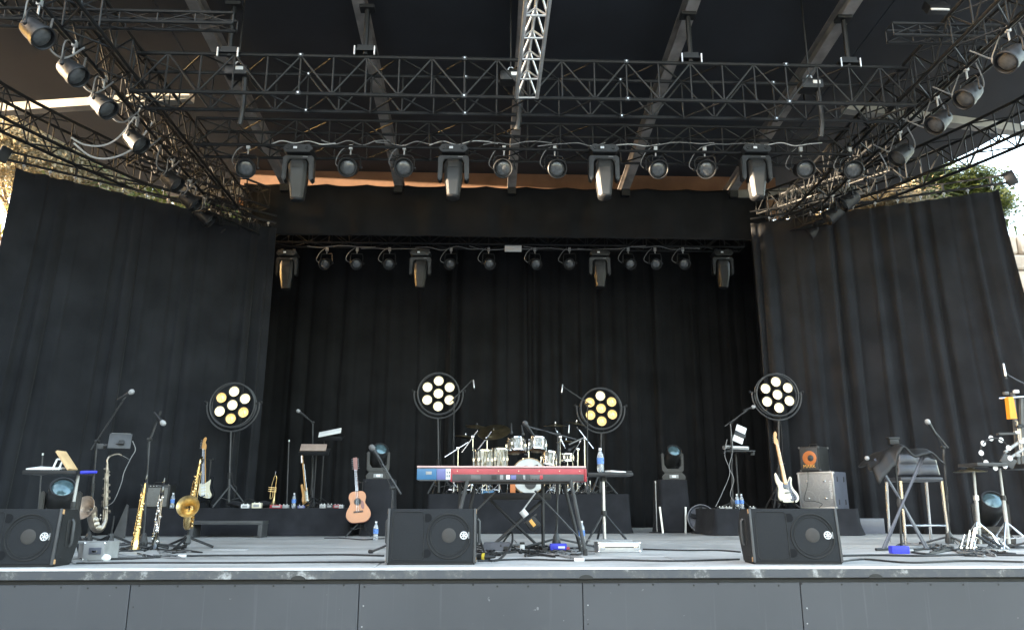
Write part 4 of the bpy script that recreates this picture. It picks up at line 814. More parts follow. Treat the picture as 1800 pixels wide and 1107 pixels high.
# ------------------------------------------------------------------ guitars
def guitar(label, kind, loc, rot, cat='guitar', s=1.0):
    name = {'strat': 'electric_guitar', 'bass': 'bass_guitar', 'acoustic': 'acoustic_guitar', 'tele': 'electric_guitar'}[kind]
    t = thing(name, label, cat, rot=rot, loc=loc); t.scale = (s, s, s)
    if kind == 'acoustic':
        o_ = [(0, 0), (.12, .012), (.19, .09), (.185, .18), (.135, .27), (.118, .32), (.138, .41), (.10, .485), (0, .50), (-.10, .485), (-.138, .41), (-.118, .32), (-.135, .27), (-.185, .18), (-.19, .09), (-.12, .012)]; B = out2(o_)
        bd = MB().prism(B, .105, .004, .006).build('body', 'mahogany', t); MB().prism([(x * .985, .004 + z * .985) for x, z in B], .006, -.002, .001).build('top', 'spruce', bd)
        MB().lathe([(.050, 0), (.050, .002)], (0, -.0022, .33), (0, -1, 0), 26).build('soundhole', 'black', bd); MB().torus((0, -.003, .33), (0, 1, 0), .056, .004, 28, 5).build('rosette', 'rosewood', bd)
        MB().prism(out2([(.05, .30), (.06, .34), (.085, .33), (.10, .26), (.085, .205), (.055, .225), (.045, .26)]), .003, -.0052).build('pickguard', 'mahogany', bd); MB().rbox((0, -.008, .17), (.15, .012, .028), .004).build('bridge', 'rosewood', bd)
        nz, hz, w = .50, .84, .05; hl = .20
    elif kind in ('strat', 'tele'):
        o_ = [(0, 0), (.10, .005), (.155, .06), (.15, .13), (.118, .20), (.125, .27), (.138, .335), (.108, .35), (.078, .30), (.035, .285), (-.035, .285), (-.08, .31), (-.122, .395), (-.15, .375), (-.135, .28), (-.118, .20), (-.15, .13), (-.16, .06), (-.10, .005)]; B = out2(o_)
        bd = MB().prism(B, .042, 0, .008).build('body', 'gloss_black' if kind == 'strat' else 'maple', t)
        MB().prism(out2([(.02, .055), (.09, .03), (.125, .07), (.10, .15), (.098, .21), (.112, .30), (.085, .29), (.03, .27), (-.04, .275), (-.075, .27), (-.085, .18), (-.06, .10)]), .003, -.0035).build('pickguard', 'cream', bd)
        for z in (.12, .165, .21): MB().rbox((0, -.006, z), (.075, .01, .018), .004).build('pickup', 'white', bd)
        MB().rbox((0, -.008, .085), (.07, .012, .03), .003).build('bridge', 'chrome', bd)
        for x, z in ((.07, .10), (.085, .07), (.09, .04)): MB().lathe([(.011, 0), (.009, .014)], (x, -.004, z), (0, -1, 0), 10).build('knob', 'white', bd)
        nz, hz, w, hl = .27, .78, .05, .19
    else:
        o_ = [(.02, 0), (.12, -.005), (.175, .05), (.165, .13), (.115, .21), (.105, .29), (.125, .37), (.10, .40), (.07, .36), (.035, .315), (-.035, .315), (-.075, .35), (-.115, .47), (-.145, .44), (-.145, .33), (-.125, .24), (-.15, .15), (-.155, .07), (-.10, .012)]; B = out2(o_)
        bd = MB().prism(B, .042, 0, .009).build('body', 'cream', t)
        MB().prism(out2([(.03, .02), (.12, .03), (.135, .08), (.10, .15), (.075, .22), (.08, .30), (.098, .37), (.065, .335), (.03, .30), (-.04, .30), (-.055, .24), (.0, .21), (.045, .14), (.03, .08)]), .003, -.0035).build('pickguard', 'pickguard', bd)
        for z in (.15, .22): MB().rbox((.0, -.007, z), (.10, .012, .02), .004).build('pickup', 'gloss_black', bd)
        MB().rbox((0, -.008, .075), (.08, .014, .045), .003).build('bridge', 'chrome', bd)
        for z in (.04, .075, .11, .14): MB().lathe([(.012, 0), (.009, .014)], (.10 - .3 * max(0, z - .08), -.004, z), (0, -1, 0), 10).build('knob', 'black', bd)
        nz, hz, w, hl = .29, .93, .056, .21
    nk = MB().prism([(-w * .5 - .002, nz), (w * .5 + .002, nz), (w * .40, hz), (-w * .40, hz)], .022, -.006, .003).build('neck', 'maple' if kind != 'acoustic' else 'mahogany', t)
    MB().prism([(-w * .48, nz - .01), (w * .48, nz - .01), (w * .39, hz - .01), (-w * .39, hz - .01)], .004, -.0105).build('fingerboard', 'maple' if kind == 'bass' else 'rosewood', nk)
    for k in range(14): z = hz - .012 - (hz - nz - .01) * (1 - .5 ** (k / 8)) / (1 - .5 ** (14 / 8)); MB().box((0, -.0108, z), (w * .86, .003, .003)).build('fret', 'chrome', nk)
    if kind == 'acoustic': H = [(-.03, 0), (.03, 0), (.036, hl), (.02, hl + .012), (0, hl + .004), (-.02, hl + .012), (-.036, hl)]
    else: H = out2([(-.024, 0), (.024, 0), (.034, .06), (.018, .11), (.038, .155), (.028, hl - .005), (.0, hl - .012), (-.018, hl * .75), (-.035, .06), (-.038, .035)], 4)
    hd = MB().prism([(x, z + hz) for x, z in H], .015, 0.0, .002).build('headstock', 'maple' if kind != 'acoustic' else 'mahogany', t)
    if kind == 'acoustic':
        for sx in (-1, 1):
            for k in range(6): MB().lathe([(.004, 0), (.004, .012), (.009, .013), (.009, .026)], (sx * .032, .006, hz + .03 + k * .031), (sx, 0, 0), 8).build('tuner', 'chrome', hd)
    else:
        for k in range(4 if kind == 'bass' else 6): MB().lathe([(.005, 0), (.005, .014), (.012, .015), (.012, .03)], (-.036 + .004 * k, .006, hz + .035 + k * (.036 if kind == 'bass' else .024)), (-1, 0, .1), 8).build('tuner', 'chrome', hd)
    for k in range(6 if kind != 'bass' else 4):
        x = (k - (2.5 if kind != 'bass' else 1.5)) * (.0095 if kind != 'bass' else .016); z0 = .17 if kind == 'acoustic' else .08; bar('string', (x, -.016, z0), (x * .75, -.013, hz + .01), .0009, 'chrome', t, 4)
    return t
def guitar_stand(label, base, h, m='black_metal', yoke=True):
    base = V(base); t = thing('guitar_stand', label, 'instrument stand', base)
    MB().tube([base + V((0, .14, .05)), base + V((0, .17, h))], .012, 7).build('upright', m, t)
    for dx in (-.18, .18): MB().tube([base + V((0, .12, .22)), base + V((dx, -.06, .012))], .012, 7).build('leg', m, t)
    MB().tube([base + V((0, .12, .22)), base + V((0, .32, .012))], .012, 7).build('leg', m, t)
    for dx in (-.10, .10): MB().tube([base + V((0, .12, .12)), base + V((dx, .06, .10)), base + V((dx, -.05, .10)), base + V((dx, -.06, .13))], .011, 6).build('cradle_arm', 'black', t)
    if yoke: MB().tube([base + V((-.05, .10, h + .01)), base + V((-.045, .16, h)), base + V((.045, .16, h)), base + V((.05, .10, h + .01))], .010, 6).build('neck_yoke', 'black', t)
    return t
b = V((A(358, 880, 12.55).x, 12.55, LZ + .10)); guitar('black electric guitar with cream pickguard on the left riser', 'strat', b, (R(-9), R(-11), R(-12)), s=1.08); guitar_stand('black stand under the black electric guitar', (b.x - .02, 12.6, LZ), .76)
b = V((A(631, 916, 11.7).x, 11.7, .20)); guitar('natural wood acoustic guitar standing before the left riser', 'acoustic', b, (R(-10), R(-6), R(10)), s=.92); guitar_stand('black stand under the acoustic guitar', (b.x, 11.75, 0), .78)
b = V((A(1388, 882, 12.3).x, 12.3, RZ + .10)); guitar('cream bass guitar with maple neck on the right riser', 'bass', b, (R(-9), R(-4), R(4))); guitar_stand('black stand under the cream bass guitar', (b.x - .02, 12.35, RZ), .7)
b = V((A(540, 890, 12.9).x, 12.9, LZ + .04)); guitar('electric guitar half hidden behind the music stands', 'tele', b, (R(-10), R(2), R(84)), s=.85); guitar_stand('black stand behind the music stands', (b.x, 12.95, LZ), .6, yoke=False)

# ------------------------------------------------------------------ trumpet, pedals, music stands on the left riser
b = V((A(478, 888, 12.3).x, 12.3, LZ + .05)); t = thing('trumpet', 'gold trumpet standing bell down on the left riser', 'trumpet', rot=(0, R(3), 0), loc=b)
MB().lathe([(.058, 0), (.048, .008), (.030, .03), (.018, .08), (.010, .16), (.0065, .26)], (0.02, 0, 0), (0, 0, 1), 20).build('bell', 'dull_gold', t)
MB().tube(spline([(.02, 0, .26), (.02, 0, .40), (.012, 0, .435), (-.006, 0, .44), (-.02, 0, .42), (-.022, 0, .38)], 5), .006, 8).build('leadpipe', 'gold', t); MB().tube([(-.006, 0, .44), (-.006, 0, .47)], .005, 8).lathe([(.005, 0), (.009, .02), (.013, .035)], (-.006, 0, .47), (0, 0, 1), 10).build('mouthpiece', 'chrome', t)
for k in range(3): MB().lathe([(.009, -.055), (.009, .055), (.005, .058), (.005, .075)], (-.012 - .0 * k, -.0, .20 + .03 * k), (-1, 0, 0), 10).build('valve', 'gold', t)
MB().tube(spline([(-.022, .0, .38), (-.04, 0, .30), (-.045, 0, .12), (-.03, 0, .09), (-.01, 0, .12), (-.008, 0, .2)], 5), .006, 8).build('slide', 'dull_gold', t)
def pedal(label, x, y0, Y, z, sz, m, n=2):
    c = V((A(x, 890, Y).x, Y, z)); t = thing('effects_pedal', label, 'pedal', c); MB().rbox(c + V((0, 0, sz[2] / 2)), sz, .006).build('housing', m, t)
    for k in range(n): MB().lathe([(.008, 0), (.007, .012)], c + V((-sz[0] * .3 + k * sz[0] * .5, 0, sz[2])), (0, 0, 1), 8).build('knob', 'alu', t)
    MB().rbox(c + V((0, -sz[1] / 2 - .002, sz[2] * .5)), (sz[0] * .6, .006, sz[2] * .5), .001).build('nameplate', 'light_grey', t); return t
for i, (x, sz, m) in enumerate((((432), (.12, .1, .06), 'white'), (452, (.14, .1, .08), 'cream'), (487, (.2, .1, .05), 'red'), (502, (.1, .1, .05), 'light_grey'), (530, (.1, .08, .04), 'kb_violet'), (568, (.09, .1, .06), 'alu_dull'), (580, (.1, .1, .06), 'dark_grey'), (592, (.09, .1, .055), 'red'), (600, (.07, .1, .05), 'white'))):
    pedal(['white pedal below the left ring light', 'cream pedal left of the trumpet', 'red box at the trumpet foot', 'grey pedal right of the trumpet', 'violet pedal near the water bottle', 'silver pedal under the music stands', 'dark pedal under the music stands', 'red pedal at the right end of the left riser', 'white pedal at the very right end of the left riser'][i], x, 890, 12.12, LZ, sz, m)
b = A(440, 884, 12.5); t = thing('gig_bag', 'limp black gig bag lying behind the trumpet', 'bag', (b.x, 12.5, LZ)); o_ = MB().ball((b.x, 12.55, LZ + .04), .2, 22, 10, (1.9, .8, .32))
o_.v = [(x, y, max(LZ + .001, z + .02 * math.sin(9 * x) + .015 * math.sin(14 * x + 3 * y))) for x, y, z in o_.v]; o_.build('bag_body', 'skirt', t); MB().tube(spline([(b.x - .1, 12.45, LZ + .09), (b.x, 12.43, LZ + .14), (b.x + .12, 12.45, LZ + .09)], 5), .01, 6).build('handle', 'black', t)
def music_stand(label, base, c, w, h, tilt, m='black_metal', rz=0.0):
    base, c = V(base), V(c); t = thing('music_stand', label, 'music stand', base); Tm = M.Rotation(rz, 3, 'Z') @ M.Rotation(tilt, 3, 'X')
    MB().rbox(c, (w, .012, h), .006, Mx=Tm).build('desk', m, t); MB().rbox(c + Tm @ V((0, -.03, -h / 2)), (w, .06, .012), .003, Mx=Tm).build('ledge', m, t); MB().tube([base + V((0, 0, .03)), V((base.x, base.y, c.z))], .012, 8).build('post', m, t); MB().tube([V((base.x, base.y, c.z)), c], .012, 6).build('desk_arm', m, t)
    for a in (30, 150, 270): MB().tube([base + V((0, 0, .16)), base + V((.24 * math.cos(R(a)), .24 * math.sin(R(a)), .012))], .010, 6).build('leg', m, t)
    return t
Y = 12.3; c = A(553, 789, Y); music_stand('black music stand with a tan folder', (A(548, 890, Y).x, Y + .1, LZ), c + V((0, .02, -.04)), .46, .20, R(-55)); tag(MB().rbox(c + V((-.01, -.04, .02)), (.40, .02, .13), .004, Mx=M.Rotation(R(-35), 3, 'X')).build('folder', 'tan_leather'), 'tan leather folder on the lower music stand', 'folder')
Y = 12.6; c = A(582, 764, Y); music_stand('black music stand with sloping white sheets', (A(561, 890, Y).x, Y + .1, LZ), c + V((0, .04, -.05)), .38, .16, R(-62), rz=R(-6))
p = A(580, 760, Y - .03); tag(MB().rbox(p, (.36, .16, .016), .003, Mx=M.Rotation(R(-12), 3, 'Y') @ M.Rotation(R(32), 3, 'X')).build('sheet_music', 'paper'), 'bright white sheet music on the upper music stand', 'papers')
# low step in front of the left riser
b0, b1 = A(330, 944, 11.4), A(460, 944, 11.4); t = thing('low_step', 'low black wooden step in front of the left riser', 'step', ((b0.x + b1.x) / 2, 11.4, 0)); xm = (b0.x + b1.x) / 2; w = b1.x - b0.x
MB().rbox((xm, 11.55, .205), (w, .32, .05), .006).build('tread', 'dark_grey', t)
for sx in (-1, 1): MB().rbox((xm + sx * (w / 2 - .035), 11.55, .09), (.06, .30, .18), .005).build('side', 'dark_grey', t)
# folded dark screen beside left riser
b = A(212, 942, 11.3); tag(MB().prism([(b.x - .12, 0.004), (b.x + .06, .004), (b.x + .06, .44), (b.x + .03, .46)], .02, 11.3, .003).build('gauze_flag', 'dark_grey'), 'small dark triangular flag at the left end of the riser', 'flag')
# white tape strips
p = G(404, 966); tag(MB().rbox((p.x, p.y, .002), (.36, .05, .003), .001).build('floor_tape', 'white'), 'strip of white tape on the stage floor near the alto saxophone', 'tape')
p = G(320, 979); tag(MB().rbox((p.x, p.y, .012), (.07, .03, .024), .008).build('cable_joiner', 'white'), 'small white cable joiner near the stage edge at the left', 'connector')
p = G(1018, 986); tag(MB().rbox((p.x, p.y, .014), (.085, .03, .028), .008).build('cable_joiner', 'white'), 'small white cable joiner near the stage edge at centre', 'connector')

# ------------------------------------------------------------------ floor moving heads and pedestals
def floor_mover(label, base, s, face, lens='front_lens'):
    t = thing('moving_head', label, 'stage light', mx=M.Translation(V(base)) @ M.Rotation(face, 4, 'Z') @ M.Diagonal((s, s, s, 1)))
    MB().prism([(-.2, .0), (.2, .0), (.21, .06), (.16, .12), (-.16, .12), (-.21, .06)], .3, -.15, .008).build('base', 'fixture', t); MB().rbox((0, -.154, .06), (.16, .008, .06), .003).build('display_panel', 'light_grey', t); MB().rbox((0, -.159, .06), (.07, .006, .04), .002).build('display', 'display', t)
    yk = [(-.195, .17), (-.15, .125), (.15, .125), (.195, .17), (.20, .46), (.175, .48), (.15, .46), (.145, .26), (.10, .20), (-.10, .20), (-.145, .26), (-.15, .46), (-.175, .48), (-.20, .46)]
    MB().prism(yk, .14, -.07, .012).build('yoke', 'fixture', t)
    d = V((.1, -.62, .45)).normalized(); c = V((0, 0, .40)); h = MB().lathe([(.06, -.24), (.12, -.20), (.138, -.05), (.132, .12), (.125, .20), (.118, .21), (.11, .19)], c, d, 20).build('head', 'fixture', t)
    MB().lathe([(.108, .19), (.07, .215), (.004, .225)], c, d, 20).build('lens', lens, h); MB().torus(c + d * .205, d, .122, .012, 28, 6).build('lens_ring', 'black_metal', h)
    return t
def pedestal(label, x0, x1, Y, zt, seed):
    a = A(x0, 900, Y).x; b_ = A(x1, 900, Y).x; t = riser(label, a, b_, Y, Y + .5, zt, seed, .03); t['category'] = 'pedestal'; t.name = 'pedestal'; return t
pz = A(664, 842, 11.95).z; pedestal('black draped pedestal behind the acoustic guitar', 636, 688, 11.9, pz, 3); floor_mover('moving head on the draped pedestal behind the acoustic guitar', (A(663, 842, 12.1).x, 12.12, pz + .002), .88, R(12))
pz2 = A(1184, 843, 13.2).z; pedestal('black draped pedestal right of the drum riser', 1163, 1210, 13.15, pz2, 6); floor_mover('moving head on the draped pedestal right of the drum kit', (A(1183, 843, 13.4).x, 13.4, pz2 + .002), .95, R(-6))
floor_mover('moving head on the floor behind the left monitor', (A(97, 950, 7.9).x, 7.9, .16), .88, R(20))
pz3 = V((A(1745, 930, 9.4).x, 9.4, 0)); floor_mover('moving head on the floor behind the percussion stands', pz3, .98, R(-25))
for i, x in enumerate((1162, 1208)):
    p = A(x, 935, 13.0); tag(MB().tube([(p.x + (.03 if i == 0 else -.03), 13.0, .0), (p.x, 13.02, .42)], .02, 4).build('case_edge', 'alu'), ['silver case edge left of the right pedestal', 'silver case edge right of the right pedestal'][i], 'case')
p = A(1233, 908, 12.9); t = thing('round_fan', 'round dark fan lying against the right riser', 'fan', (p.x, 12.9, 0)); c = V((p.x, 12.9, .235))
MB().lathe([(.21, .10), (.228, .03), (.226, -.02), (.215, -.02), (.19, .04), (.06, .06), (.002, .06)], c, (0.15, 1, -.1), 32, False).build('shroud', 'pickguard', t); MB().lathe([(.06, 0), (.055, .03), (.01, .035)], c + V((0, .03, 0)), (-.15, -1, .1), 18).build('hub', 'black_metal', t)
for k in range(5): a = k * 2 * math.pi / 5; MB().box((0, 0, .12), (.07, .006, .13), M.Rotation(.5, 3, 'Z')).xf(M.Translation(c + V((0, .02, 0))) @ M.Rotation(a, 4, 'Y')).build('blade', 'black_metal', t)
MB().box((p.x, 12.95, .01), (.3, .14, .02)).build('foot', 'black', t)

# ------------------------------------------------------------------ keyboards
Y = 7.3; kL, kR = A(792, 830, Y), A(1031, 830, Y); zt = A(900, 823, Y).z; zb = A(900, 845, Y).z; L = kR.x - kL.x; xm = (kL.x + kR.x) / 2; hh = zt - zb
t = thing('keyboard', 'long red keyboard seen from behind at centre', 'keyboard', (xm, Y, zb))
MB().rbox((xm, Y + .16, zb + hh * .5), (L - .03, .32, hh), .005).build('case', 'red', t)
MB().rbox((xm - .01, Y - .003, zb + hh * .26), (L - .034, .012, hh * .56), .003).build('rear_panel', 'dark_grey', t)
for sx in (-1, 1): MB().rbox((xm + sx * (L / 2 - .008), Y + .155, zb + hh * .47), (.016, .335, hh * 1.04), .004).build('end_cheek', 'red', t)
for k in range(7): MB().lathe([(.005, 0), (.004, .003)], (xm - L * .45 + k * L * .15, Y - .0005, zb + hh * .8), (0, -1, 0), 8).build('screw', 'chrome', t)
for k, (dx, w, m) in enumerate(((-.10, .035, 'white'), (-.05, .05, 'kb_violet'), (-.16, .03, 'light_grey'), (-.23, .05, 'black'), (.05, .02, 'light_grey'), (.15, .09, 'grey'), (.21, .03, 'red'), (-.40, .09, 'grey'))): MB().rbox((xm + dx, Y - .0105, zb + hh * .30), (w, .004, hh * .34), .001).build('socket_plate', m, t)
for k in range(9): MB().lathe([(.006, 0), (.006, .004)], (xm - .02 + k * .03, Y - .0095, zb + hh * .14), (0, -1, 0), 8).build('socket', 'black', t)
text_part('lettering', 'nord', .045, 'light_grey', t, M.Translation((xm + .15, Y - .0135, zb + hh * .33)) @ TXT, .001)
ks = thing('keyboard_stand', 'black splayed leg stand under the red keyboard', 'keyboard stand', (xm, Y + .16, 0))
for (x0, y0, x1, y1, dY) in ((822, 847, 790, 965, 0), (1003, 847, 1030, 968, 0), (990, 849, 1022, 962, .32), (836, 849, 812, 958, .32)):
    p0 = A(x0, y0, Y + dY); q = G(x1, y1); q = V((A(x1, y1, Y + dY).x, Y + dY + .05, .0)); MB().tube([p0 + V((0, 0, .02)), q + V((0, 0, .03))], .017, 8).build('leg', 'dark_grey' if dY == 0 else 'black_metal', ks); MB().lathe([(.022, 0), (.02, .06)], q, (0, 0, 1), 8).build('foot', 'black', ks)
MB().tube([A(940, 862, Y + .32), A(1021, 948, Y + .32)], .009, 6).build('cross_brace', 'dark_grey', ks); MB().tube([A(872, 862, Y + .32), A(800, 935, Y + .32)], .009, 6).build('cross_brace', 'dark_grey', ks)
MB().box((xm, Y + .06, zb - .012), (L * .8, .04, .02)).box((xm, Y + .28, zb - .012), (L * .8, .04, .02)).build('rail', 'black_metal', ks)
# second keyboard
Y2 = 7.95; a, b_ = A(733, 825, Y2), A(1030, 825, Y2); z1 = A(760, 822, Y2).z; z0 = A(760, 843, Y2).z; L2 = b_.x - a.x; h2 = z1 - z0
t = thing('keyboard', 'second keyboard with blue and violet back behind the red one', 'keyboard', ((a.x + b_.x) / 2, Y2, z0))
MB().rbox((a.x + L2 / 2, Y2 + .17, z0 + h2 / 2), (L2, .32, h2), .006).build('case', 'light_grey', t)
for dx0, dx1, m in ((0, .20, 'kb_blue'), (.20, .29, 'kb_violet'), (.29, .37, 'white'), (.37, L2, 'kb_pink')): MB().rbox((a.x + (dx0 + dx1) / 2, Y2 + .003, z0 + h2 * .48), (dx1 - dx0 - .002, .014, h2 * .92), .003).build('back_panel', m, t)
MB().rbox((a.x + L2 / 2, Y2 + .06, z1 + .012), (L2, .13, .018), .004).build('top_lip', 'kb_pink', t)
for k in range(3):
    for r_ in range(2): MB().rbox((a.x + .305 + k * .022, Y2 - .005, z0 + h2 * (.33 + .3 * r_)), (.010, .004, .022), .001).build('print_mark', 'dark_grey', t)
MB().rbox((a.x + .12, Y2 - .005, z0 + h2 * .58), (.06, .004, .03), .001).build('print_mark', 'light_grey', t)
t = thing('keyboard_stand', 'black column stand under the second keyboard', 'keyboard stand', (a.x + L2 / 2, Y2 + .2, 0))
for x in (.25, .75): MB().tube([(a.x + L2 * x, Y2 + .2, .05), (a.x + L2 * x, Y2 + .2, z0)], .018, 8).build('column', 'black_metal', t); MB().box((a.x + L2 * x, Y2 + .2, .02), (.05, .5, .04)).build('foot', 'black_metal', t)
# bench
Y3 = 8.7; a, b_ = A(850, 872, Y3), A(967, 872, Y3); zz = a.z; t = thing('keyboard_bench', 'black padded keyboard bench with crossed legs', 'bench', ((a.x + b_.x) / 2, Y3, 0))
MB().rbox(((a.x + b_.x) / 2, Y3, zz), (b_.x - a.x, .34, .075), .02).build('seat', 'black', t)
for dy in (-.12, .12):
    MB().tube([A(861, 878, Y3) + V((0, dy, 0)), V((A(945, 950, Y3).x, Y3 + dy, .02))], .014, 8).build('leg', 'black_metal', t); MB().tube([A(955, 878, Y3) + V((0, dy, 0)), V((A(866, 950, Y3).x, Y3 + dy, .02))], .014, 8).build('leg', 'dark_grey', t)
for x in (866, 945): MB().tube([(A(x, 950, Y3).x, Y3 - .2, .02), (A(x, 950, Y3).x, Y3 + .2, .02)], .014, 8).build('foot_tube', 'black_metal', t)
# small flood lamp hanging under the bench
c = A(931, 914, 8.0); t = thing('clip_lamp', 'small black lamp with amber label and white neck under the bench', 'lamp', c); Mz = M.Rotation(R(30), 3, 'Y')
MB().rbox(c + V((.03, 0, -.03)), (.12, .1, .13), .02, Mx=M.Rotation(R(-38), 3, 'Y')).build('housing', 'black_metal', t); MB().rbox(c + V((.025, -.053, -.025)), (.035, .006, .075), .002, Mx=M.Rotation(R(-38), 3, 'Y')).build('label', 'amp_yellow', t); MB().lathe([(.035, 0), (.035, .07)], c + V((-.035, 0, .04)), (-.6, 0, .75), 12).build('neck', 'white', t)
MB().tube([c + V((-.075, 0, .09)), c + V((.09, .1, .30))], .008, 6).build('arm', 'alu_dull', t); MB().tube([c + V((-.05, -.02, -.03)), c + V((.07, -.02, .06))], .010, 6).build('bracket', 'dark_grey', t)
# side table right of keyboards
Y4 = 8.6; a, b_ = A(1030, 836, Y4), A(1108, 836, Y4); zz = .79; px_ = A(1060, 850, Y4).x; t = thing('side_table', 'small black table on a silver pole right of the keyboards', 'table', (px_, Y4, 0))
MB().rbox(((a.x + b_.x) / 2, Y4, zz - .018), (b_.x - a.x, .36, .035), .006).build('top', 'black_metal', t); MB().tube([(px_, Y4, .06), (px_, Y4, zz - .04)], .019, 10).build('pole', 'alu', t); MB().lathe([(.03, -.03), (.034, 0), (.03, .03)], (px_, Y4, .36), (0, 0, 1), 10).build('collar', 'black', t); MB().lathe([(.04, -.05), (.03, 0)], (px_, Y4, zz - .04), (0, 0, 1), 10).build('mount', 'dark_grey', t)
for an in (-20, 100, 215): MB().tube([(px_, Y4, .37), (px_ + .30 * math.cos(R(an)), Y4 + .30 * math.sin(R(an)), .015)], .012, 7).build('leg', 'black_metal', t)
p = A(1085, 831, Y4); tag(MB().rbox((p.x, Y4 - .02, zz + .012), (.24, .16, .018), .005, Mx=M.Rotation(R(3), 3, 'Y') @ M.Rotation(.3, 3, 'Z')).build('papers', 'paper'), 'white papers on the side table right of the keyboards', 'papers')
p = A(1103, 830, Y4); tag(MB().rbox((p.x, Y4 - .08, zz + .012), (.06, .05, .02), .005).build('pouch', 'black'), 'small black pouch on the side table edge', 'pouch')
# silver case on floor
p = A(1089, 970, 7.75); t = thing('flight_case', 'flat silver flight case on the floor right of the keyboards', 'case', (p.x, 7.75, 0)); w = .41
MB().rbox((p.x, 7.9, .05), (w, .3, .095), .006).build('shell', 'alu', t); MB().box((p.x, 7.747, .052), (w * .72, .006, .008)).build('seam', 'black', t); MB().rbox((p.x - .06, 7.98, .105), (w * 1.05, .26, .012), .004).build('lid', 'light_grey', t)
for sx in (-1, 1): MB().rbox((p.x + sx * w * .40, 7.748, .05), (.05, .012, .05), .003).build('latch', 'chrome', t)
for sx in (-1, 1):
    for z in (.012, .09): MB().ball((p.x + sx * w * .49, 7.756, z), .014, 8, 6).build('ball_corner', 'chrome', t)
# grey floor mat / power box behind monitor
p = G(872, 968); t = thing('power_box', 'flat dark grey power box right of the centre monitor', 'power box', (p.x, p.y, 0)); MB().prism([(p.x - .15, 0), (p.x + .15, 0), (p.x + .145, .08), (p.x - .12, .085)], .16, p.y, .004).build('housing', 'pickguard', t); MB().rbox((p.x + .1, p.y - .004, .03), (.05, .01, .03), .002).build('socket', 'black', t)
for i, (x, y) in enumerate(((593, 941), (982, 968), (1585, 973))):
    p = G(x, y); w = (.17, .17, .17)[i]; t = thing('blue_box', ['small blue and white box on the floor before the left riser', 'bright blue box among the cables under the keyboards', 'bright blue box at the feet of the folding stand'][i], 'box', (p.x, p.y, 0)); MB().rbox((p.x, p.y + .04, .036), (w, .08, .07), .01).build('box', 'blue', t)
    if i < 2: MB().rbox((p.x + .03, p.y - .002, .036), (w * .4, .006, .022), .002).build('print', 'white', t)
    if i == 1: MB().rbox((p.x + w * .55, p.y + .03, .02), (.04, .06, .04), .01).build('plug', 'red', t)
    else: MB().lathe([(.012, 0), (.012, .05)], (p.x + w / 2, p.y + .04, .03), (1, 0, 0), 8).build('plug', 'alu_dull', t)
p = G(918, 966); t = thing('adaptor', 'small black and white power adaptor among the keyboard cables', 'adaptor', (p.x, p.y, 0)); MB().rbox((p.x, p.y, .03), (.05, .04, .05), .008).build('body', 'white', t); MB().rbox((p.x, p.y, .066), (.05, .04, .022), .006).build('cap', 'black', t)
p = G(850, 985); t = thing('plug', 'black plug with yellow band beside the centre monitor', 'plug', (p.x, p.y, 0)); MB().lathe([(.02, -.09), (.026, -.03), (.03, 0), (.028, .03), (.014, .06), (.008, .1)], (p.x, p.y, .03), (1, -.2, 0), 14).build('body', 'black', t); MB().lathe([(.0315, -.012), (.0315, .012)], (p.x, p.y, .03), (1, -.2, 0), 14).build('band', 'yellow', t)

# ------------------------------------------------------------------ drum kit
def drum(name, label, c, ax, r, h, m='pearl', top='drum_head', bot='tom_bottom', lugs=6, hoop='chrome', legs=False, zfloor=DZ):
    c = V(c); ax = V(ax).normalized(); t = thing(name, label, 'drum', c if not legs else (c.x, c.y, zfloor))
    MB().lathe([(r, -h / 2), (r, h / 2)], c, ax, 32, False).build('shell', m, t)
    MB().lathe([(r * .99, 0), (r * .5, .003), (.002, .004)], c + ax * (h / 2), ax, 28, False).build('batter_head', top, t); MB().lathe([(r * .99, 0), (.002, .003)], c - ax * (h / 2), -ax, 28, False).build('resonant_head', bot, t)
    for s_ in (-1, 1): MB().lathe([(r + .002, -.014), (r + .012, -.012), (r + .012, .012), (r + .002, .014)], c + ax * (s_ * h / 2), ax, 32, False).build('hoop', hoop, t)
    u = ax.orthogonal().normalized(); w = ax.cross(u)
    for k in range(lugs):
        a = 2 * math.pi * k / lugs + .3; d = u * math.cos(a) + w * math.sin(a); MB().tube([c + d * (r + .012) - ax * (h * .48), c + d * (r + .012) + ax * (h * .48)], .005, 6).box(c + d * (r + .008), (.03, .03, .045)).build('lug', 'chrome', t)
    if legs:
        for a in (30, 150, 270): d = V((math.cos(R(a)), math.sin(R(a)), 0)); MB().tube([V((c.x, c.y, c.z + h * .2)) + d * (r + .02), V((c.x, c.y, zfloor + .01)) + d * (r + .04)], .007, 6).build('leg', 'chrome', t)
    return t
Y = 13.25; c = A(930, 834, Y); c.z = DZ + .305
bd = drum('bass_drum', 'bass drum with pale head and gold hoop at the kit centre', c + V((0, .2, 0)), (0, -1, 0), .29, .42, top='drum_head', hoop='gold_hoop', lugs=8)
MB().lathe([(.10, 0), (.10, .004), (.09, .006)], c + V((.02, -.022, -.12)), (0, -1, 0), 24).build('port_ring', 'dark_grey', bd); MB().prism(out2([(-.17, .10), (-.08, .17), (.05, .16), (.15, .19), (.11, .12), (.0, .13), (-.1, .09)]), .002, 0).xf(M.Translation(c + V((0, -.018, 0)))).build('emblem', 'black', bd)
for sx in (-1, 1): MB().tube([c + V((sx * .27, .1, -.1)), c + V((sx * .40, -.1, -.29))], .009, 6).build('spur', 'chrome', bd)
MB().tube([c + V((0, .15, .29)), c + V((0, .15, .50))], .016, 8).tube([c + V((-.16, .15, .47)), c + V((.16, .15, .47))], .012, 8).build('tom_mount', 'chrome', bd)
Yt = 13.35; c1 = A(907, 783, Yt); c2 = A(945, 781, Yt)
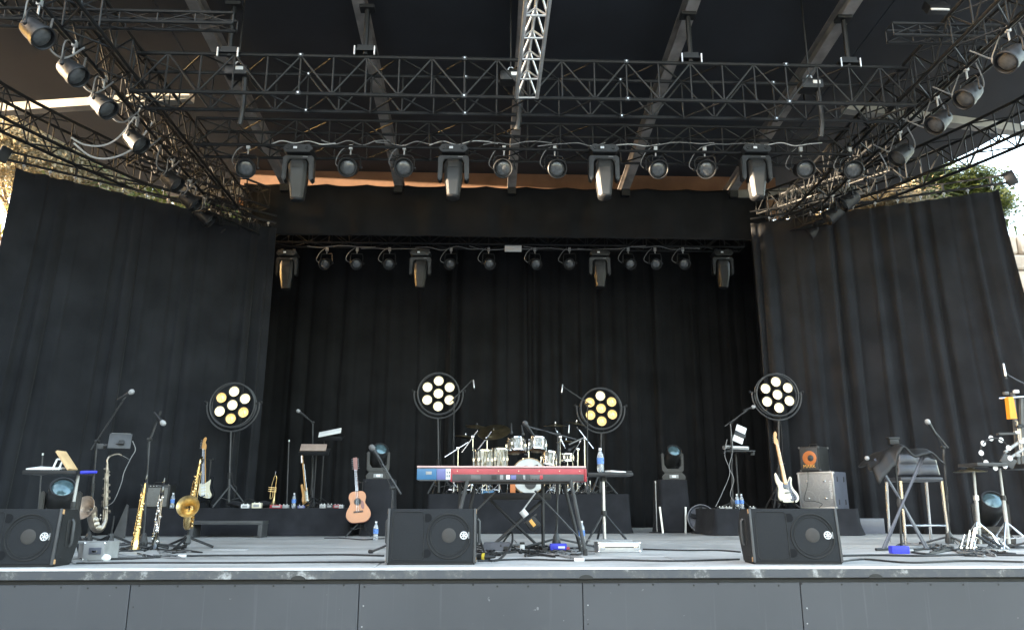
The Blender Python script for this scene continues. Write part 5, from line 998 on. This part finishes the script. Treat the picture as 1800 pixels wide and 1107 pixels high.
drum('rack_tom', 'left rack tom with pearl wrap above the bass drum', c1, (-.05, .22, .97), .155, .21); drum('rack_tom', 'right rack tom with pearl wrap above the bass drum', c2, (.06, .22, .97), .138, .19)
f1 = A(849, 808, 13.0); f2 = A(877, 807, 13.2); drum('floor_tom', 'left of two pale pearl floor toms', f1, (0, 0, 1), .145, .30, legs=True); drum('floor_tom', 'right of two pale pearl floor toms', f2, (0, 0, 1), .135, .34, legs=True)
f3 = A(965, 806, 13.6); drum('floor_tom', 'pearl floor tom behind the right rack tom', f3, (.1, .1, 1), .125, .22, legs=True); f4 = A(996, 804, 13.4); drum('snare_drum', 'small dark snare drum at the right of the kit', f4, (0, .05, 1), .105, .11, m='dark_grey', legs=True)
def cymbal(label, c, ax, r): 
    c = V(c); t = thing('cymbal', label, 'cymbal', c); MB().lathe([(.002, .02), (.025 * r / .2, .018), (.04 * r / .2, .006), (r * .6, -.006), (r, -.022), (r, -.024), (r * .6, -.009), (.03 * r / .2, .002)], c, ax, 40, False).build('disc', 'cymbal', t); MB().lathe([(.012, .02), (.008, .05)], c, ax, 8).build('wing_nut', 'chrome', t); return t
def cym_stand(label, base, top, b0, b1):
    base, top = V(base), V(top); t = thing('cymbal_stand', label, 'cymbal stand', base); MB().tube([base + V((0, 0, .05)), top], .012, 8).build('tube', 'chrome', t); MB().tube([V(b0), V(b1)], .010, 8).build('boom', 'chrome', t); MB().rbox(top, (.05, .05, .05), .012).build('tilter', 'chrome', t); mid = base.lerp(top, .45); MB().lathe([(.02, -.025), (.022, .025)], mid, (0, 0, 1), 10).build('clamp', 'chrome', t)
    for a in (40, 160, 280): d = V((math.cos(R(a)), math.sin(R(a)), 0)); MB().tube([base + V((0, 0, .24)), base + d * .20 + V((0, 0, .012))], .009, 6).build('leg', 'chrome', t)
    return t
def cb(x, Y): return V((A(x, 868, Y).x, Y, DZ))
Y = 13.1
cym_stand('leftmost chrome boom stand of the drum kit', cb(804, Y), A(805, 788, Y), A(782, 803, Y), A(823, 777, Y)); cym_stand('second chrome boom stand from the left of the kit', cb(830, Y), A(831, 768, Y), A(812, 795, Y), A(840, 756, Y)); cym_stand('third chrome boom stand, in front of the floor toms', cb(855, 12.97), A(856, 771, 12.97), A(840, 790, 12.97), A(864, 758, 12.97))
cym_stand('chrome stand under the flat right cymbal', cb(984, 13.3), A(985, 768, 13.3), A(994, 788, 13.3), A(976, 752, 13.3)); cym_stand('rightmost chrome boom stand of the drum kit', cb(1029, 13.3), A(1027, 770, 13.3), A(1043, 788, 13.3), A(1014, 750, 13.3)); cym_stand('chrome multi clamp stand at the right of the kit', cb(1015, 13.2), A(1016, 790, 13.2), A(1005, 800, 13.2), A(1022, 772, 13.2))
cymbal('large dark crash cymbal tilted at the kit left', A(868, 757, 13.1), (-.12, -.55, .9), .28); cymbal('cymbal half hidden behind the large left crash', A(838, 748, 13.6), (.1, -.25, 1), .2); cymbal('thin cymbal edge far left of the kit', A(818, 766, 13.6), (.12, .02, 1), .19)
cymbal('flat dark cymbal right of the toms', A(976, 746, 13.3), (0, -.12, 1), .21); cymbal('dark cymbal tilted at the kit right', A(1013, 743, 13.3), (.22, -.1, 1), .18); cymbal('hi hat pair low at the kit right', A(995, 775, 13.6), (0, .03, 1), .17)
t = thing('drum_pad', 'black angled percussion pad at the right of the kit', 'drum pad', A(1013, 775, 13.1)); MB().rbox(A(1013, 775, 13.1), (.28, .1, .04), .012, Mx=M.Rotation(R(-24), 3, 'Y')).build('pad', 'black', t); MB().tube([A(1000, 781, 13.05), A(1026, 769, 13.05)], .008, 6).build('rail', 'alu', t)
for i, (x, y, tx, ty) in enumerate(((899, 757, 0, -.5), (1003, 789, -.3, -.2), (1000, 755, -.05, -.5), (919, 760, .1, -.6))): microphone(['drum microphone clipped to the left rack tom', 'drum microphone near the snare', 'slim drum microphone above the right cymbal', 'drum microphone between the rack toms'][i], A(x, y, 13.15), (tx, -.1, ty), 'dark_grey', .9, slim=(i == 2))
for i in range(9):                                # pedals and hardware legs under the kit
    x = 795 + i * 30 + rnd.uniform(-8, 8)
    if 900 < x < 960: continue
    b = cb(x, 13.0); t = thing('drum_hardware', 'chrome drum pedal or stand foot, %s from the left under the kit' % ORD[i], 'drum hardware', b, group='drum hardware feet on the riser')
    for a in (20 + i * 17, 150 + i * 9, 265): d = V((math.cos(R(a)), math.sin(R(a)) * .5, 0)); MB().tube([b + V((0, 0, .17)), b + d * .17 + V((0, 0, .012))], .010, 6).build('leg', 'chrome', t); bar('leg_strut', b + V((0, 0, .07)), b + d * .10 + V((0, 0, .075)), .006, 'chrome', t)
    MB().tube([b + V((0, 0, .04)), b + V((0, 0, .22))], .012, 8).build('tube', 'alu', t)
p = cb(912, 13.05); tag(MB().rbox(p + V((-.10, 0, .09)), (.09, .02, .16), .005).build('orange_book', 'amp_orange'), 'orange box at the left foot of the bass drum', 'box'); p = cb(858, 12.95); tag(MB().rbox(p + V((0, 0, .03)), (.22, .08, .045), .01).build('blue_rag', 'kb_blue'), 'folded blue cloth on the drum riser edge', 'cloth')
for i in range(4): x = 1000 + i * 22; cable('black cable tangle on the drum riser right corner, %s from the left' % ORD[i], [cb(x + rnd.uniform(-14, 14), 12.97 + rnd.uniform(0, .12)) + V((0, 0, rnd.uniform(.012, .06))) for k in range(7)], .008, 'cable', 'cables on the drum riser')

# ------------------------------------------------------------------ right riser: tablets, amps
Y = 12.3; b = V((A(1303, 890, Y).x, Y + .1, RZ)); t = thing('music_stand', 'black shelf stand with white box and tablets on the right riser', 'music stand', b); zz = A(1295, 791, Y).z
MB().rbox((A(1298, 790, Y).x, Y, zz - .02), (.46, .26, .022), .004).build('desk', 'black_metal', t); MB().tube([b + V((0, 0, .03)), V((b.x, b.y, zz - .02))], .014, 8).build('post', 'black_metal', t); MB().rbox((A(1322, 797, Y).x, Y, zz - .05), (.07, .05, .06), .006).build('clamp', 'black', t)
for a in (30, 150, 270): MB().tube([b + V((0, 0, .2)), b + V((.25 * math.cos(R(a)), .25 * math.sin(R(a)), .012))], .011, 6).build('leg', 'black_metal', t)
p = A(1293, 787, Y); t = thing('mixer', 'small white mixer box on the right shelf stand', 'mixer', p); MB().rbox(p, (.38, .17, .055), .008, Mx=M.Rotation(R(3), 3, 'Y')).build('case', 'light_grey', t); MB().rbox(p + V((-.13, -.088, .0)), (.08, .006, .03), .002).build('panel', 'dark_grey', t); MB().rbox(p + V((.05, -.088, .008)), (.24, .006, .016), .002).build('stripe', 'white', t)
c = A(1300, 763, Y); t = thing('tablet', 'pale tilted tablet above the right shelf stand', 'tablet', c); Tm = M.Rotation(R(24), 3, 'Y') @ M.Rotation(R(-15), 3, 'X'); MB().rbox(c, (.17, .014, .30), .008, Mx=Tm).build('casing', 'white', t); MB().rbox(c + Tm @ V((-.0, -.02, -.01)), (.19, .022, .07), .01, Mx=Tm).build('holder', 'black_metal', t); MB().tube([c + V((.0, .02, -.02)), A(1284, 775, Y)], .010, 6).build('arm', 'black_metal', t)
cable('grey cable hanging from the right shelf stand to the riser', [A(1278, 772, 12.1), A(1274, 800, 12.1), A(1283, 830, 12.1), A(1270, 865, 12.1), A(1258, 890, 11.88)], .006, 'cable_grey'); cable('pale cable wound down the right riser boom stand', [A(1284, 745, 12.15), A(1288, 790, 12.12), A(1282, 820, 12.12), A(1290, 842, 12.12), A(1284, 870, 12.12), A(1300, 890, 12.02)], .006, 'cable_grey')
for i, x in enumerate((1268, 1280, 1322)): pedal(['small grey pedal at the left of the right riser', 'small pale pedal beside the two water bottles', 'small dark pedal right of the two water bottles'][i], x, 890, 12.0, RZ, (.1, .08, .03), ('grey', 'light_grey', 'dark_grey')[i])
Y = 12.35; aL, aR = A(1409, 860, Y), A(1477, 860, Y); hC = A(1440, 829, Y).z - RZ; w = .58; t = thing('bass_cabinet', 'silver grilled bass speaker cabinet with four cones', 'speaker', (A(1438, 893, Y).x, Y, RZ), rot=(0, 0, R(-46)))
h = hC
MB().rbox((0, .27, h / 2), (w, .5, h), .012).build('cabinet', 'pickguard', t); MB().rbox((0, .012, h / 2), (w * .93, .02, h * .94), .004).build('grille', 'grille', t)
for sx in (-1, 1): MB().rbox((sx * w * .478, .006, h / 2), (.022, .03, h * .98), .004).build('frame_edge', 'alu', t)
for z in (.012, h - .012): MB().rbox((0, .0045, z), (w * .93, .03, .022), .004).build('frame_edge', 'alu', t)
for sx in (-1, 1):
    for z in (.28, .74): MB().torus((sx * w * .24, .002, h * z), (0, 1, 0), w * .19, .004, 30, 5).build('cone_ring', 'light_grey', t); MB().lathe([(.022, 0), (.016, .008), (.002, .011)], (sx * w * .24, .002, h * z), (0, -1, 0), 14).build('cone_cap', 'chrome', t)
    for z in (.02, h - .02): MB().rbox((sx * w * .49, .02, z), (.035, .05, .035), .01).build('corner_cap', 'alu', t)
text_part('lettering', 'markbass', .075, 'white', t, M.Translation((w * .40, -.001, h * .52)) @ M.Rotation(R(-90), 4, 'Y') @ TXT, .001)
for y in (.14, .40):
    for z in (.18, .80): MB().rbox((w * .5 + .001, y, h * z), (.008, .035, .08), .003).build('recess', 'black', t)
w2 = .32; h2 = A(1440, 784, Y).z - A(1440, 828, Y).z; t = thing('bass_amplifier', 'small black amplifier with orange cone on the silver cabinet', 'amplifier', (A(1424, 828, Y + .1).x, Y + .1, RZ + hC + .012), rot=(0, 0, R(-47)))
MB().rbox((0, .2, h2 / 2), (w2, .38, h2), .01).build('cabinet', 'black', t); MB().rbox((0, .004, h2 / 2), (w2 * .88, .012, h2 * .9), .004).build('grille', 'dark_grey', t); MB().lathe([(w2 * .36, 0), (w2 * .33, .006), (w2 * .17, .004), (w2 * .165, .002)], (.01, -.002, h2 * .53), (0, -1, 0), 32).build('cone', 'amp_orange', t); MB().lathe([(w2 * .16, .004), (w2 * .12, .012), (.002, .016)], (.03, -.002, h2 * .53), (0, -1, 0), 22).build('dust_cap', 'dark_grey', t)
text_part('lettering', 'MARK', .075, 'amp_yellow', t, M.Translation((0, -.012, h2 * .2)) @ TXT, .002)
for sx in (-1, 1):
    for z in (.015, h2 - .015): MB().rbox((sx * w2 * .49, .02, z), (.03, .04, .03), .008).build('corner_cap', 'grey', t)
    for z in (.015, h2 - .015): MB().rbox((sx * w2 * .49, .38, z), (.03, .04, .03), .008).build('corner_cap', 'grey', t)
MB().tube([(-.05, .15, h2), (-.03, .15, h2 + .04), (.08, .15, h2 + .04), (.10, .15, h2)], .010, 6).build('handle', 'black', t)
cable('thin black lead across the silver bass cabinet', [A(1420, 822, 12.12), A(1420, 850, 12.08), A(1414, 878, 12.08), A(1430, 880, 12.06), A(1445, 885, 12.06), A(1440, 892, 12.04)], .005, 'cable')
# grey block by right riser
a, b_ = A(1513, 930, 12.6), A(1556, 930, 12.6); tag(MB().rbox(((a.x + b_.x) / 2, 12.7, .12), (b_.x - a.x, .2, .24), .006).build('stage_block', 'pickguard'), 'low grey block beside the right riser', 'block')

# ------------------------------------------------------------------ right group: folding stand, chair, percussion
Y = 8.05; hub = A(1583, 885, Y); t = thing('folding_stand', 'dark folding stand with crossed double tubes at the right', 'stand', (hub.x, Y, 0)); zT = A(1560, 800, Y).z
for dx in (0, 1):
    o_ = dx * .05
    MB().tube([A(1537, 806, Y) + V((o_, .05 * dx, 0)), A(1578, 870, Y) + V((o_ * .5, .05 * dx, 0)), V((A(1628, 970, Y).x + o_, Y + .05 * dx, .02))], .013, 8).build('leg', 'pickguard', t)
    MB().tube([A(1615, 802, Y) + V((o_, -.06 + .05 * dx, 0)), A(1583, 880, Y) + V((o_ * .5, -.06 + .05 * dx, 0)), V((A(1547, 968, Y).x + o_, Y - .06 + .05 * dx, .02))], .013, 8).build('leg', 'pickguard', t)
MB().tube([A(1572, 785, Y), V((A(1585, 960, Y).x, Y, .02))], .012, 8).build('centre_post', 'black_metal', t); MB().lathe([(.03, -.05), (.036, 0), (.03, .05)], hub, (0, 0, 1), 10).build('hub', 'dark_grey', t); MB().tube([V((A(1532, 972, Y).x, Y - .1, .016)), V((A(1565, 968, Y).x, Y, .016))], .014, 8).build('foot_tube', 'black_metal', t)
for x, y in ((1524, 805), (1608, 800)): MB().ball(A(x, y, Y - .08), .024, 12, 8).build('end_cap', 'light_grey', t)
# black jacket thrown over it
c = A(1570, 788, Y); b = MB(); nx, ny = 34, 14; vs = []; x0 = A(1522, 800, Y).x; x1 = A(1640, 800, Y).x
for j in range(ny + 1):
    for i in range(nx + 1):
        u, v = i / nx, j / ny; x = x0 + (x1 - x0) * u; pk = math.exp(-((u - .42) / .12) ** 2); z = zT + .015 + .10 * pk * (1 - .5 * v) + .05 * math.exp(-((u - .78) / .18) ** 2) + .012 * math.sin(17 * u + 5 * v) + .008 * math.sin(31 * u); y = Y - .20 + .40 * v; z -= (.18 * max(0, .22 - u) / .22 + .05 * max(0, u - .8) / .2) * (1 if v < .5 else .6) + (.14 * max(0, .25 - v) / .25) * (1.0 if u < .3 else .35); vs.append((x, y, z))
fs = [(j * (nx + 1) + i, j * (nx + 1) + i + 1, (j + 1) * (nx + 1) + i + 1, (j + 1) * (nx + 1) + i) for j in range(ny) for i in range(nx)]
o = tag(b.add(vs, fs).build('jacket', 'black', ang=180), 'black cloth thrown over the folding stand', 'cloth'); md = o.modifiers.new('thick', 'SOLIDIFY'); md.thickness = .02
c = A(1570, 776, Y); tag(MB().rbox(c, (.10, .06, .07), .012).rbox(c + V((0, 0, .035)), (.12, .07, .02), .006).build('stand_head', 'black_metal'), 'black clamp head on top of the folding stand', 'clamp')
# tall chair
Y = 9.0; xl, xr = A(1592, 955, Y).x, A(1668, 955, Y).x; zs = A(1620, 845, Y).z; zt = A(1620, 797, Y).z; t = thing('tall_chair', 'tall chair with black quilted back and chrome legs', 'chair', ((xl + xr) / 2, Y, 0)); tl, tr = A(1583, 845, Y).x, A(1655, 845, Y).x
for (xb, xt) in ((xl, tl), (xr, tr)):
    for dy in (0, .36): MB().tube([(xb, Y + dy, .01), (xt, Y + dy * .9, zs)], .018, 10).build('leg', 'chrome', t)
MB().tube([((xl * .72 + tl * .28), Y, .22), ((xr * .72 + tr * .28), Y, .22)], .012, 8).build('footrest', 'chrome', t); MB().rbox(((tl + tr) / 2, Y + .17, zs + .02), (tr - tl + .02, .40, .05), .02).build('seat', 'leather', t)
bk = MB(); nx, nz = 24, 16; vs = []; xa, xb, xc, xd = A(1580, 845, Y).x, A(1656, 845, Y).x, A(1583, 797, Y).x, A(1648, 797, Y).x
for j in range(nz + 1):
    for i in range(nx + 1):
        u, v = i / nx, j / nz; q = abs(math.sin(u * 2 * math.pi)) ** .5 * abs(math.sin(v * 2 * math.pi)) ** .5; x = (xa + (xb - xa) * u) * (1 - v) + (xc + (xd - xc) * u) * v; vs.append((x, Y + .02 + .04 * v - .03 * q, zs + .06 + (zt - zs - .06) * v))
fs = [(j * (nx + 1) + i, j * (nx + 1) + i + 1, (j + 1) * (nx + 1) + i + 1, (j + 1) * (nx + 1) + i) for j in range(nz) for i in range(nx)]
o = bk.add(vs, fs).build('backrest', 'leather', t, ang=180); md = o.modifiers.new('thick', 'SOLIDIFY'); md.thickness = .05; md.offset = -1
# percussion table
Y = 8.1; a = A(1700, 815, Y); zz = a.z; xe = A(1830, 815, Y).x; t = thing('percussion_table', 'dark percussion tray on chrome stands at the right edge', 'table', (A(1745, 815, Y).x, Y, 0))
MB().rbox(((a.x + A(1752, 815, Y).x) / 2, Y, zz - .012), (A(1752, 815, Y).x - a.x, .34, .035), .006).build('tray', 'dark_grey', t); MB().rbox(((A(1780, 815, Y).x + xe) / 2, Y, zz - .03), (xe - A(1780, 815, Y).x, .4, .05), .006).build('tray', 'black_metal', t)
MB().rbox(A(1772, 810, Y - .12), (.15, .02, .11), .006, Mx=M.Rotation(R(35), 3, 'Y')).build('trigger_pad', 'dark_grey', t)
for k, (x0, y0, x1, y1) in enumerate(((1711, 822, 1722, 950), (1757, 822, 1775, 965))):
    p0 = A(x0, y0, Y); q = V((A(x1, y1, Y).x, Y, .06)); md_ = p0.lerp(q, .4); MB().tube([p0, md_], .013, 8).build('upper_tube', 'alu_dull', t); MB().tube([md_, q], .019, 10).build('lower_tube', 'alu_dull', t); MB().lathe([(.026, -.025), (.028, .025)], md_, q - p0, 10).build('collar', 'black' if k else 'alu', t)
    for an in (-15, 105, 225): d = V((math.cos(R(an)), math.sin(R(an)), 0)); MB().tube([q + V((0, 0, .22)), q + d * .26 + V((0, 0, -.045))], .010, 6).build('leg', 'chrome', t); bar('leg_strut', q + V((0, 0, .05)), q + d * .15 + V((0, 0, .07)), .007, 'chrome', t)
# rack frame
t = thing('percussion_rack', 'upright grey percussion rack with clamps at the right edge', 'rack', (A(1785, 815, Y).x, Y, zz))
for x0, y0, x1, y1, dy in ((1780, 690, 1790, 815, 0), (1795, 700, 1797, 815, .2)): MB().box((A(x0, y0, Y + dy) + A(x1, y1, Y + dy)) / 2, (.032, .032, (A(x0, y0, Y + dy) - A(x1, y1, Y + dy)).length), V((0, 0, 1)).rotation_difference(A(x0, y0, Y + dy) - A(x1, y1, Y + dy)).to_matrix()).build('post', 'grey', t)
for x0, y0, x1, y1, r_, m in ((1756, 700, 1800, 697, .008, 'chrome'), (1766, 795, 1800, 770, .018, 'alu_dull'), (1778, 803, 1805, 785, .016, 'alu_dull'), (1787, 740, 1792, 790, .012, 'chrome'), (1792, 750, 1797, 800, .012, 'chrome')): MB().tube([A(x0, y0, Y - .05), A(x1, y1, Y - .03)], r_, 8).build('rod', m, t)
for x, y, m in ((1768, 691, 'grey'), (1786, 688, 'white'), (1791, 750, 'black_metal'), (1787, 760, 'alu'), (1794, 777, 'alu'), (1788, 800, 'light_grey'), (1797, 748, 'black_metal')): MB().rbox(A(x, y, Y - .05), (.05, .04, .035), .008).build('clamp', m, t)
MB().box(A(1768, 762, Y - .08), (.18, .05, .022), M.Rotation(R(-2), 3, 'Y')).build('shelf', 'dark_grey', t)
q = [A(1769, 698, Y - .1), A(1778, 698, Y - .1), A(1785, 736, Y - .1), A(1773, 736, Y - .1)]; tag(MB().add([(p.x, p.y - .03, p.z) for p in q] + [(p.x, p.y + .03, p.z) for p in q], [(0, 1, 2, 3), (7, 6, 5, 4), (0, 4, 5, 1), (1, 5, 6, 2), (2, 6, 7, 3), (3, 7, 4, 0)]).build('cowbell', 'orange'), 'bright orange cowbell on the percussion rack', 'cowbell')
c = A(1749, 796, Y - .12); t = thing('tambourine', 'tambourine with pale jingles standing on the percussion tray', 'tambourine', c); MB().torus(c, (0, 1, .1), .155, .009, 44, 6).build('frame', 'black_metal', t)
for k in range(9): an = R(20 + k * 40); p = c + V((.155 * math.cos(an), -.012, .155 * math.sin(an))); MB().lathe([(.027, -.004), (.029, 0), (.027, .004)], p, (.1, -1, 0), 16).build('jingle', 'white', t)
cymbal('small dark cymbal below the percussion tray', A(1705, 825, Y), (0, .02, 1), .16)
t = thing('kick_pedal', 'chrome foot pedal in front of the percussion stands', 'pedal', (A(1757, 968, 7.8).x, 7.8, 0)); xk = A(1752, 968, 7.8).x
for dx in (-.04, .03): MB().rbox((xk + dx, 7.9, .10), (.035, .22, .012), .004, Mx=M.Rotation(R(35), 3, 'X') @ M.Rotation(R(20), 3, 'Z')).build('footboard', 'black_metal', t)
MB().tube([(xk - .17, 7.95, .02), (xk - .10, 7.95, .22), (xk - .02, 7.95, .24), (xk + .07, 7.95, .16), (xk + .12, 7.9, .02)], .012, 8).build('hoop', 'chrome', t); MB().rbox((xk, 7.82, .012), (.14, .2, .02), .005).build('base_plate', 'alu_dull', t)
for k in range(5): p = V((xk - .28 + k * .055 + rnd.uniform(-.02, .02), 8.0 + rnd.uniform(-.1, .1), .0)); tag(MB().tube([p + V((.06, 0, .16 + .02 * k)), p + V((0, 0, .03))], .007, 6).rbox(p + V((0, 0, .02)), (.03, .03, .035), .006).build('hardware_clamp', 'chrome'), 'chrome pedal clamp by the percussion stands, %s from the left' % ORD[k], 'clamp', 'loose pedal clamps at the right')
# ------------------------------------------------------------------ floor cables
def scribble(label, pts_px, r=.007, m='cable', wob=.0, group=None):
    pts = [];
    for x, y in pts_px: p = G(x, y); pts.append(V((p.x + rnd.uniform(-wob, wob), p.y + rnd.uniform(-wob, wob), r + .001)))
    return cable(label, pts, r, m, group)
scribble('long dark cable along the stage floor at the left', [(140, 984), (230, 983), (330, 978), (480, 977), (600, 976), (675, 978)], .009)
scribble('long dark cable along the stage edge at the left', [(130, 991), (240, 990), (420, 990), (560, 989), (676, 989)], .007)
scribble('long dark cable along the stage floor right of centre', [(840, 987), (920, 984), (1000, 986), (1080, 985), (1180, 987), (1300, 984)], .008)
scribble('long dark cable in front of the folding stand', [(1480, 978), (1540, 977), (1620, 978), (1700, 976), (1800, 977)], .010)
scribble('long dark cable along the stage edge at the right', [(1480, 988), (1520, 984), (1600, 990), (1700, 987), (1800, 989)], .008)
scribble('dark cable on the floor before the right riser', [(1130, 966), (1200, 968), (1260, 968), (1302, 971)], .008)
for i in range(14):
    cx, cy = rnd.uniform(850, 1010), rnd.uniform(962, 978); pts = [(cx + rnd.uniform(-38, 38), cy + rnd.uniform(-7, 7)) for _ in range(8)]
    scribble('black cable tangled on the floor under the keyboards, strand %s' % (ORD + ['thirteenth', 'fourteenth'])[i], pts, .008, 'cable' if i % 4 else 'cable_grey', group='cables tangled under the keyboards') ; 
cable('thick black cable arching up beside the centre monitor', [G(842, 965) + V((0, 0, .12)), G(858, 985) + V((0, 0, .012)), G(880, 984) + V((0, 0, .014)), G(900, 972) + V((0, 0, .10)), G(898, 962) + V((0, 0, .16)), G(880, 968) + V((0, 0, .05))], .011, 'cable')
for i in range(12):
    cx, cy = rnd.uniform(1615, 1795), rnd.uniform(962, 976); pts = [(cx + rnd.uniform(-45, 45), cy + rnd.uniform(-7, 6)) for _ in range(8)]
    scribble('black cable tangled on the floor by the percussion stands, strand %s' % ORD[i], pts, .009, 'cable' if i % 5 else 'cable_grey', group='cables tangled by the percussion stands')
for i in range(7):
    cx, cy = rnd.uniform(185, 330), rnd.uniform(966, 982); pts = [(cx + rnd.uniform(-40, 40), cy + rnd.uniform(-5, 5)) for _ in range(7)]
    scribble('dark cable on the floor below the saxophones, strand %s' % ORD[i], pts, .006, 'cable' if i % 3 else 'cable_grey', group='cables below the saxophones')
cable('black lead running down the side of the left monitor', [A(126, 900, 6.6), A(128, 930, 6.55), A(115, 955, 6.5), A(122, 985, 6.45), G(140, 990) + V((0, 0, .01)), G(165, 980) + V((0, 0, .01))], .007, 'cable_grey')
scribble('grey lead on the floor beside the acoustic guitar', [(570, 946), (600, 946), (640, 949), (672, 947), (690, 948)], .007, 'cable')

# ------------------------------------------------------------------ background beyond the stage
def tree(label, base, H, rad, n, m, seed, trunk_r=.16, elong=1.0):
    rr = random.Random(seed); base = V(base); t = thing('tree', label, 'tree', base); tb = MB(); top = base + V((rr.uniform(-.3, .3), rr.uniform(-.3, .3), H * .62)); tb.tube([base, base.lerp(top, .5) + V((.1, 0, 0)), top], [trunk_r, trunk_r * .75, trunk_r * .45], 10).build('trunk', 'bark', t)
    cl = []
    for k in range(16):
        a = rr.uniform(0, 6.28); e = rr.uniform(-.4, 1.2); d = V((math.cos(a) * math.cos(e), math.sin(a) * math.cos(e), math.sin(e) * elong)); c = base + V((0, 0, H * .72)) + d * rad * rr.uniform(.45, .95); cl.append((c, rad * rr.uniform(.28, .5))); bar('limb', top.lerp(base, rr.uniform(0, .4)), c, trunk_r * .22, 'bark', t)
    vs = []; fs = []
    for i in range(n):
        c, r = cl[i % len(cl)]; q = c + V((rr.gauss(0, 1), rr.gauss(0, 1), rr.gauss(0, .8))) * r * .6; u = V((rr.gauss(0, 1), rr.gauss(0, 1), rr.gauss(0, 1))).normalized(); w = u.orthogonal().normalized(); s = rr.uniform(.035, .075); o_ = len(vs); vs += [q - u * s, q + w * s * .45, q + u * s, q - w * s * .45]; fs.append((o_, o_ + 1, o_ + 2, o_ + 3))
    MB().add(vs, fs).build('crown', m, t, smooth=False); return t
def palm(label, base, H, seed, n=26, fl=2.2):
    rr = random.Random(seed); base = V(base); t = thing('palm_tree', label, 'palm tree', base); top = base + V((rr.uniform(-.3, .3), 0, H)); tr = MB(); pts = [base.lerp(top, k / 14) + V((.03 * (k % 2), 0, 0)) for k in range(15)]; tr.tube(pts, [.2 + (.03 if k % 2 else 0) for k in range(15)], 10).build('trunk', 'bark', t); vs = []; fs = []
    for k in range(n):
        a = rr.uniform(0, 6.28); e = rr.uniform(-.7, 1.2); d = V((math.cos(a), math.sin(a), 0)); sp = [top + d * (fl * s_ * math.cos(e * .7)) + V((0, 0, fl * (math.sin(e) * s_ - .75 * s_ * s_))) for s_ in [i / 14 for i in range(15)]]; sd_ = V((-d.y, d.x, 0))
        for i in range(2, 15):
            for sg in (-1, 1):
                L_ = .42 * math.sin(math.pi * (i + 1) / 17) + .08; p = sp[i]; tip = p + sd_ * sg * L_ + (sp[i] - sp[i - 1]).normalized() * L_ * .5 + V((0, 0, -.12)); o_ = len(vs); w = (sp[i] - sp[i - 1]) * .22; vs += [p - w, p + w, tip]; fs.append((o_, o_ + 1, o_ + 2))
    MB().add(vs, fs).build('fronds', 'leaf_palm', t, smooth=False); return t
def tree_at(label, px, py, Y, rad, n, m, seed): c = A(px, py, Y); return tree(label, (c.x, Y, GZ), (c.z - GZ) / .72, rad, n, m, seed)
tree_at('sunlit dry leaved tree at the right behind the curved truss', 1500, 366, 17.0, 1.5, 26000, 'leaf_dry', 12)
tree_at('yellow green tree behind the right drape, under the roof edge', 1590, 368, 17.6, 1.4, 26000, 'leaf', 11)
c = A(1650, 326, 18.0); palm('palm tree rising behind the right drape', (c.x, 18.0, GZ), c.z - GZ, 14)
tree_at('bushy green tree at the far right above the drape', 1720, 372, 17.2, .9, 16000, 'leaf', 15)
tree_at('green tree behind the left drape under the curved truss', 330, 350, 22.0, 2.4, 30000, 'leaf', 17)
c = A(190, 300, 20); palm('palm tree with dry trunk behind the left drape', (c.x, 20, GZ), c.z - GZ, 18, 30)
tree_at('dry tree at the far left beyond the drape edge', 60, 300, 19.0, 2.3, 30000, 'leaf_dry', 19)
tree_at('large brown tree behind the left drape', 200, 330, 24.0, 2.8, 36000, 'leaf_dry', 21)
def building(label, x0, x1, y0, y1, zt, m, wins, seed=0):
    t = thing('building', label, 'building', ((x0 + x1) / 2, y0, GZ)); MB().box(((x0 + x1) / 2, (y0 + y1) / 2, (zt + GZ) / 2), (x1 - x0, y1 - y0, zt - GZ)).build('wall', m, t); MB().box(((x0 + x1) / 2, (y0 + y1) / 2, zt + .1), (x1 - x0 + .4, y1 - y0 + .4, .2)).build('cornice', 'stone_pale', t)
    for wx, wz, ww, wh in wins: w_ = MB().box((wx, y0 - .02, wz), (ww, .06, wh)).build('window', 'plaster', t); MB().box((wx, y0 - .055, wz), (ww * .8, .03, wh * .86)).build('pane', 'glass', w_)
    return t
building('pale house behind the stage right corner', 5.2, 9.5, 27.5, 33, 9.6, 'plaster', [(6.0 + k * 1.1, z, .6, 1.1) for k in range(3) for z in (4.5, 7.5)])
building('pale house behind the stage left corner', -9.0, -4.6, 28.5, 33, 9.8, 'plaster', [(-8.2 + k * 1.1, z, .6, 1.1) for k in range(4) for z in (4.5, 7.8)])
building('stone block added out of view left of the stage to block sun', -15.5, -11.0, 12.3, 13.9, 6.75, 'sandstone', [])  # unseen block added to shade the valance from the low sun
building('hall-sized block added out of view left of the audience to screen sky glow', -34.0, -17.0, -30.0, 5.2, 10.5, 'plaster', [])  # unseen block added to keep orange sky glow out of the chrome
# sandstone walls at both sides, block by block
def stone_wall(label, x0, x1, y, zt, seed):
    rr = random.Random(seed); t = thing('stone_wall', label, 'wall', ((x0 + x1) / 2, y, GZ)); MB().box(((x0 + x1) / 2, y + .45, (zt + GZ) / 2 - .05), (x1 - x0, .7, zt - GZ - .1)).build('core', 'stone_pale', t); z = GZ
    while z < zt - .1:
        h = rr.uniform(.34, .5); x = x0 - rr.uniform(0, .4)
        while x < x1:
            w = rr.uniform(.5, 1.0)
            if z + h > 2.0: MB().rbox((x + w / 2, y + .05 + rr.uniform(-.04, .04), z + h / 2), (w - .025, .3, h - .025), .04, 1).build('stone', 'sandstone' if rr.random() < .6 else 'stone_pale', t)
            x += w
        z += h
    return t
stone_wall('sunlit sandstone wall at the right frame edge', 9.6, 13.5, 15.2, 5.9, 5)
stone_wall('sunlit sandstone wall at the left frame edge', -13.5, -9.1, 15.6, 5.7, 6)
